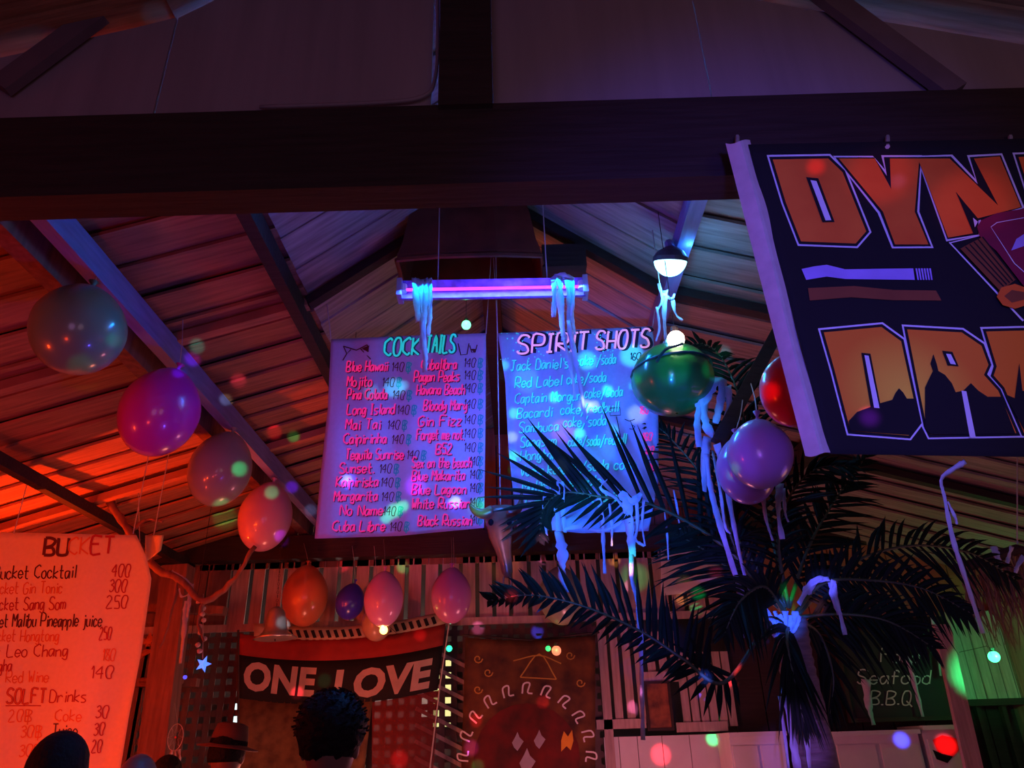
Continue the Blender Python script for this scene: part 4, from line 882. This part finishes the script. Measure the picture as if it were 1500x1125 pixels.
M().tube([at(205, 800, 5.0), at(200, 640, 5.0)], .003, 5).build('cord', STRING, dw)
sm_ = thing('shell_mobile', 'string of pale shells hanging from the driftwood with a star below', 'mobile', at(296, 960, 5.0))
M().tube([at(298, 870, 5.0), at(297, 965, 5.0)], .002, 5).build('string', STRING, sm_)
SHL = mat('shell', (.6, .45, .42), .5)
for i in range(9):
    c_ = at(295+random.uniform(-7, 7), 882+i*9, 5.0+random.uniform(-.03, .03)); M().lathe([(.002, -.014), (.014, -.006), (.018, .004), (.010, .014), (.002, .018)], c_, 7, (random.uniform(-1, 1), random.uniform(-1, 1), .6)).build('shell', SHL, sm_)
def star(px, py, Y, rpx, mt, label):
    c_ = at(px, py, Y); r = rpx*mpp(px, py, Y); m_ = M(); m_.v = [c_+V((0, -.012, 0)), c_+V((0, .012, 0))]
    for i in range(10):
        a_ = math.pi*i/5+.3; rr = r if i % 2 == 0 else r*.45; m_.v.append(c_+V((rr*math.sin(a_), 0, rr*math.cos(a_))))
    for i in range(10): m_.f += [(0, 2+i, 2+(i+1) % 10), (1, 2+(i+1) % 10, 2+i)]
    o = m_.build('hanging_star', mt, None, org=c_); return tag(o, label, 'ornament')
star(298, 973, 4.95, 12, mat('star_glow', (.1, .2, .9), .4, emit=(.05, .2, 1), es=1.6), 'glowing blue star at the end of the shell string')
led(271, 992, 5.0, 3, (.1, .1, 1), 'tiny blue bulb left of the glowing star', 1.0)
dc = thing('dream_catcher', 'small round dream catcher hanging in front of the reddish post', 'dream catcher', at(257, 1080, 5.88))
c_ = at(257, 1080, 5.88); s_ = mpp(257, 1080, 5.88)
ring = [c_+V((11*s_*math.cos(i*.2618), 0, 18*s_*math.sin(i*.2618))) for i in range(25)]
M().tube(ring, .0022, 5).build('hoop', SHL, dc)
m_ = M()
for i in range(8): m_.tube([ring[i*3], c_+V((4*s_*math.cos(i*.785+.4), 0, 6*s_*math.sin(i*.785+.4))), ring[(i*3+3) % 24]], .0008, 4)
m_.build('web', SHL, dc); M().ball(c_, .008, n=8, k=6).build('bead', mat('red_bead', (.8, .05, .03)), dc)
for dx in (-5, 0, 5): ribbon(dc, [(257+dx, 1098, 5.88), (256+dx*1.5, 1110, 5.88), (252+dx*2, 1122, 5.88)], 5, name='feather')
M().tube([c_+V((0, 0, 18*s_)), at(256, 1030, 5.93)], .001, 4).build('string', STRING, dc)
# potted dried leaves on the ledge at left
dr = thing('dried_leaf_bunch', 'bunch of dried orange-lit leaves on the crosspiece beside the bucket banner', 'plant', at(235, 975, 6.13))
for i in range(14):
    p = at(235+random.uniform(-35, 35), 965+random.uniform(-30, 5), 6.13); m_ = M(); d = V((random.uniform(-1, 1), random.uniform(-.5, .2), random.uniform(.2, 1))).normalized(); nr = V((random.uniform(-.4, .4), -1, .3)); nr = (nr-d*nr.dot(d)).normalized()
    leaf(m_, p, d, nr, .16, .06, .3); m_.build('dried_leaf', mat('dried_leaf', (.5, .2, .1), .8), dr, recalc=False)
M().tube(smoothpath([at(205, 997, 6.13), at(235, 996, 6.13), at(268, 998, 6.13)], 4), .02, 7).build('stem_bundle', WALLW, dr)

# ------------------------------------------------------------------ right background
cb = thing('chalkboard', 'black chalkboard with food and BBQ chalked on it above the white counter', 'chalkboard', at(1300, 1065, 6.3))
a, b = at(1225, 930, 6.3), at(1400, 1048, 6.3)
M().box((a.x, 6.3, b.z), (b.x, 6.33, a.z)).build('board', mat('chalk_slate', (.02, .02, .025), .8), cb)
for (p, q) in (((a.x-.03, b.z-.03), (b.x+.03, b.z)), ((a.x-.03, a.z), (b.x+.03, a.z+.03)), ((a.x-.03, b.z), (a.x, a.z)), ((b.x, b.z), (b.x+.03, a.z))): M().box((p[0], 6.285, p[1]), (q[0], 6.335, q[1])).build('frame', BEAM, cb)
write(cb, lambda x, y, o_: at(x, y, 6.3-o_), [("Food", 1290, 970, 1345), ("Seafood", 1255, 1002, 1362), ("B.B.Q", 1275, 1032, 1336)], mat('chalk', (.62, .6, .6), .9), 20, 2, 'chalk_lettering', off=.006)
def cabinet(name, x0, x1, y0, label, panels):
    a, b = at(x0, y0, 6.1), at(x1, y0, 6.1); z1 = at((x0+x1)/2, y0, 6.1).z
    t_ = thing(name, label, 'cabinet', ((a.x+b.x)/2, 6.15, 0), 'white counters under the far wall')
    M().box((a.x, 6.12, 0), (b.x, 6.5, z1-.03)).build('body', WHITE, t_); M().box((a.x-.005, 6.08, z1-.03), (b.x+.005, 6.5, z1)).build('top', WHITE, t_)
    for i in range(panels):
        xa = a.x+(b.x-a.x)*(i+.06)/panels; xb = a.x+(b.x-a.x)*(i+.94)/panels
        M().box((xa, 6.105, .1), (xb, 6.118, z1-.09)).build('door', WHITE, t_)
    return t_, a, b, z1
cabinet('counter_cabinet', 1068, 1150, 1072, 'dim red-tinged white counter left of the palm trunk', 2)
cabinet('counter_cabinet', 1218, 1345, 1070, 'white counter with blue light spot right of the palm trunk', 2)
t_, a, b, z1 = cabinet('counter_cabinet', 1350, 1418, 1062, 'white counter panel with a red and black emblem under the chalkboard', 1)
def fe(x, y, o_): return at(x, y, 6.10-o_)
M().poly([fe(1366, 1084, .0), fe(1380, 1077, .0), fe(1404, 1082, .0), fe(1408, 1096, .0), fe(1396, 1108, 0), fe(1374, 1102, 0)]).build('red_emblem', mat('emblem_red', (.7, .03, .03)), t_, recalc=False)
M().poly([fe(1366, 1098, .003), fe(1380, 1104, .003), fe(1396, 1108, .003), fe(1388, 1118, .003), fe(1372, 1112, .003)]).build('dark_emblem', BLACK, t_, recalc=False)
# fence boards lit green and the slanting batten
gb = thing('board_screen', 'screen of upright boards lit green at the right edge', 'screen', at(1440, 1030, 6.45))
for i in range(9):
    x = 1385+i*15; a, b = at(x, 905, 6.45), at(x+13, 905, 6.45); M().box((a.x, 6.45+.008*(i % 2), at(1440, 1028, 6.45).z), (b.x, 6.47, at(1440, 895, 6.45).z)).build('board', PICK, gb)
M().box((at(1375, 1028, 6.45).x, 6.43, at(1440, 1034, 6.45).z), (at(1530, 1028, 6.45).x, 6.5, at(1440, 1024, 6.45).z)).build('rail', BEAM, gb)
for i in range(4): M().box((at(1392+i*38, 1030, 6.45).x, 6.47, 0), (at(1398+i*38, 1030, 6.45).x, 6.52, at(1440, 1020, 6.45).z)).build('leg', BEAM, gb)
o = M().bar(at(1378, 915, 5.9), at(1428, 1135, 5.9), .12, .04, up=(0, 1, 0)).build('leaning_batten', PICK, None, org=at(1428, 1135, 5.9)); tag(o, 'pale batten leaning beside the chalkboard, lit green', 'batten')
# dark thatch hanging at far right
th = thing('thatch_fringe', 'dark brown thatch bundle hanging at the right edge', 'thatch', at(1480, 1000, 4.2))
J = M()
for i in range(170):
    x = random.uniform(1408, 1560); y = 805+abs(x-1500)*.25+random.uniform(0, 50); a_ = at(x, y, 4.2+random.uniform(-.12, .12)); L_ = random.uniform(.14, .34)
    J.tube([a_, a_+V((random.uniform(-.02, .02), random.uniform(-.03, .03), -L_*.5)), a_+V((random.uniform(-.05, .05), random.uniform(-.05, .05), -L_))], [.004, .004, .001], 4)
J.build('thatch_straw', mat('thatch', (.16, .08, .05), .9), th, kind='stuff')
M().tube([at(1400, 835, 4.2), at(1490, 805, 4.2), at(1580, 830, 4.2)], .03, 8).build('pole', BEAM, th)
M().tube([at(1490, 805, 4.2), at(1490, 640, 4.2)], .004, 5).build('cord', STRING, th)
# framed picture on fence
pf = thing('framed_picture', 'small framed orange picture hung on the white fence', 'picture', at(965, 1065, 6.525))
a, b = at(946, 1002, 6.525), at(984, 1066, 6.525)
M().box((a.x, 6.525, b.z), (b.x, 6.535, a.z)).build('print', mat('picture_print', (.45, .14, .05), .6, scale=9, col2=(.05, .01, .01)), pf)
for (p, q) in (((a.x-.02, b.z-.02), (b.x+.02, b.z)), ((a.x-.02, a.z), (b.x+.02, a.z+.02)), ((a.x-.02, b.z), (a.x, a.z)), ((b.x, b.z), (b.x+.02, a.z))): M().box((p[0], 6.51, p[1]), (q[0], 6.54, q[1])).build('frame', BEAM, pf)
# white notice cloth behind fence top
o = M().grid(lambda u, v: at(968+u*80+v*14*u, 803+v*(70-10*u), 6.42+.02*math.sin(u*7)), 10, 8).build('pale_cloth', WHITE, None, org=at(1010, 870, 6.42), smooth=True, solid=.002); tag(o, 'pale cloth pinned over the pickets behind the palm leaves', 'cloth')
# glowing panels added behind the lattice to brighten some of its holes
def glowpanel(px0, py0, px1, py1, col, es, label):
    a, b = at(px0, py0, 7.6), at(px1, py1, 7.6)
    t_ = thing('glow_panel', label, 'backlight', V(((a.x+b.x)/2, 7.6, b.z)))
    M().box((a.x, 7.6, b.z), (b.x, 7.61, a.z)).build('pane', mat('glow_pane_%d' % px0, col, .5, emit=col, es=es), t_)
    M().box((a.x-.015, 7.61, b.z-.015), (b.x+.015, 7.65, a.z+.015)).build('frame', BEAM, t_)
glowpanel(336, 1030, 374, 1062, (.75, 1, 1), 1.3, 'added white glowing panel behind the lattice left of the ONE LOVE flag')
glowpanel(636, 960, 664, 1064, (.95, .9, .35), .9, 'added yellow glowing panel behind the lattice right of the ONE LOVE flag')
glowpanel(610, 1015, 634, 1050, (1, .85, .7), .8, 'small added cream glowing panel behind the lattice under the ONE LOVE flag')
ns = structure('wall_outside'); M().box((-4, 7.7, 0), (4, 7.75, 3.4)).build('panel', mat('outside_wall', (.2, .17, .16), .8), ns)
lamp('outside_fill', 'POINT', (-1.6, 7.25, 2.2), (1, .72, .66), 16, None, .1)  # added point light without fixture, brightens the wall behind the lattice

# ------------------------------------------------------------------ people in the foreground (heads reach the bottom edge)
def person(px, pytop, Y, label, shirt, hair=None, hat=False, afro=False, turn=0., bald=False):
    top = at(px, pytop, Y); H = top.z-(.06 if afro else .04 if hat else 0)
    t_ = thing('person', label, 'person', (top.x, Y, 0), 'people standing in the crowd'); x = top.x; s_ = H/1.72; fc = -1        # faces the bar, away from the lens
    def skin(nodes, edges, name, mt, parent):
        me = bpy.data.meshes.new(name); me.from_pydata([(n[0][0]*s_, n[0][1]*s_*fc, n[0][2]*s_) for n in nodes], edges, []); o = bpy.data.objects.new(name, me); C.objects.link(o); o.parent = parent; o['org'] = tuple(parent['org'])
        md = o.modifiers.new('skin', 'SKIN'); md.use_smooth_shade = True
        for i, n in enumerate(nodes): me.skin_vertices[0].data[i].radius = (n[1]*s_, (n[2] if len(n) > 2 else n[1])*s_)
        me.skin_vertices[0].data[0].use_root = True
        o.modifiers.new('sub', 'SUBSURF').levels = 1; o.modifiers['sub'].render_levels = 1; me.materials.append(mt); return o
    B = [((0, 0, .95), .13, .1), ((0, 0, 1.12), .12, .09), ((0, 0, 1.32), .14, .10), ((0, 0, 1.44), .06), ((0, 0, 1.53), .058), ((0, -.005, 1.58), .072, .085), ((0, 0, 1.65), .072, .09), ((0, .005, 1.70), .04, .05)]
    E = [(i, i+1) for i in range(7)]
    for s in (-1, 1):
        k = len(B); B += [((s*.18, 0, 1.40), .055), ((s*.24, .02, 1.12), .042), ((s*.25, -.08, .88), .034), ((s*.25, -.12, .80), .03)]; E += [(2, k), (k, k+1), (k+1, k+2), (k+2, k+3)]
        k = len(B); B += [((s*.09, 0, .86), .09), ((s*.10, 0, .48), .06), ((s*.11, .02, .09), .04), ((s*.11, -.12, .035), .035)]; E += [(0, k), (k, k+1), (k+1, k+2), (k+2, k+3)]
    body = skin(B, E, 'body', SKIN, t_)
    m_ = M(); q0 = V((x, Y, 0))
    hd_ = lambda a, b, c_: q0+V((a, b*fc, c_))*s_
    m_.ball(hd_(0, -.005, 1.615), .078*s_, .098*s_, .115*s_, 16, 12); m_.ball(hd_(0, -.103, 1.60), .014*s_, .02*s_, .022*s_, 8, 6)
    for s in (-1, 1): m_.ball(hd_(s*.08, .005, 1.605), .012*s_, .022*s_, .032*s_, 8, 6)
    m_.build('head', SKIN, t_, smooth=True)
    for s in (-1, 1): M().ball(hd_(s*.03, -.09, 1.625), .011*s_, n=8, k=6).build('eye', WHITE, t_, smooth=True)
    M().ball(hd_(0, -.094, 1.562), .024*s_, .01*s_, .007*s_, 8, 6).build('mouth', mat('lips', (.25, .06, .05)), t_, smooth=True)
    T = [((0, 0, .92), .15, .12), ((0, 0, 1.12), .14, .11), ((0, 0, 1.33), .16, .12), ((0, 0, 1.42), .09)]; TE = [(0, 1), (1, 2), (2, 3)]
    for s in (-1, 1): k = len(T); T += [((s*.19, 0, 1.39), .07), ((s*.235, .015, 1.18), .06)]; TE += [(2, k), (k, k+1)]
    skin(T, TE, 'shirt', shirt, t_)
    TR = [((0, 0, .93), .14, .12)]; TRE = []
    for s in (-1, 1): k = len(TR); TR += [((s*.09, 0, .84), .10), ((s*.10, 0, .48), .075), ((s*.11, .02, .12), .06)]; TRE += [(0, k), (k, k+1), (k+1, k+2)]
    skin(TR, TRE, 'trousers', mat('dark_trousers', (.02, .02, .03)), t_)
    if afro:
        m_ = M().ball(hd_(0, .012, 1.665), .108*s_, .125*s_, .108*s_, 28, 18)
        for v in m_.v[:]:
            pass
        m_.v = [v+V((random.uniform(-1, 1), random.uniform(-1, 1), random.uniform(-1, 1)))*.007 for v in m_.v]
        m_.build('curly_hair', HAIR, t_, smooth=True)
        J = M()
        for i in range(260):
            d = V((random.gauss(0, 1), random.gauss(0, 1), abs(random.gauss(0, 1))-.2)).normalized(); c_ = hd_(0, .012, 1.665)+V((d.x*.104, d.y*.12, d.z*.104))*s_
            J.tube([c_, c_+d*.008+V((.006, 0, .003)), c_+d*.012+V((-.004, .006, 0))], .003, 3)
        J.build('loose_curls', HAIR, t_, kind='stuff')
    elif not bald:
        m_ = M(); n = 20; k = 10; base = 0; c_ = hd_(0, .008, 1.625)
        for i in range(k+1):
            th = i/k*1.9
            for j in range(n):
                a_ = 2*math.pi*j/n; cut = 1.0 if math.sin(a_)*fc > -.35 else .62; t2 = min(th, 1.9*cut)
                m_.v.append(c_+V((.088*math.sin(t2)*math.cos(a_), .108*math.sin(t2)*math.sin(a_), .118*math.cos(t2)))*s_)
        for i in range(k):
            for j in range(n): m_.f.append((i*n+j, i*n+(j+1) % n, (i+1)*n+(j+1) % n, (i+1)*n+j))
        m_.build('hair', HAIR, t_, smooth=True, solid=.006)
    if hat:
        c_ = hd_(0, 0, 1.66); HM = mat('hat_straw', (.14, .05, .03), .85)
        h_ = M().lathe([(.155*s_, -.012), (.155*s_, -.006), (.095*s_, .006), (.09*s_, .055), (.078*s_, .10), (.05*s_, .112), (.004, .10)], c_, 28, (.12, .05, 1)).build('trilby_hat', HM, t_, smooth=True)
        M().lathe([(.096*s_, .008), (.094*s_, .03)], c_, 28, (.12, .05, 1)).build('hat_band', BLACK, h_, smooth=True)
    return t_
person(95, 1082, 2.7, 'person with short dark hair in front of the bucket banner', mat('shirt_black', (.03, .03, .035), .9))
person(205, 1108, 3.2, 'bald person lit red at the lower left edge', mat('shirt_maroon', (.12, .04, .04), .9), bald=True)
person(248, 1112, 4.7, 'short-haired person lit red beside the dream catcher', mat('shirt_grey', (.12, .11, .11), .9))
person(338, 1062, 4.3, 'person in a red-lit trilby hat under the lattice', mat('shirt_dark', (.06, .05, .05), .9), hat=True)
person(490, 1008, 2.6, 'person with bushy curly dark hair in front of the ONE LOVE flag', mat('shirt_black', (.03, .03, .035), .9), afro=True)
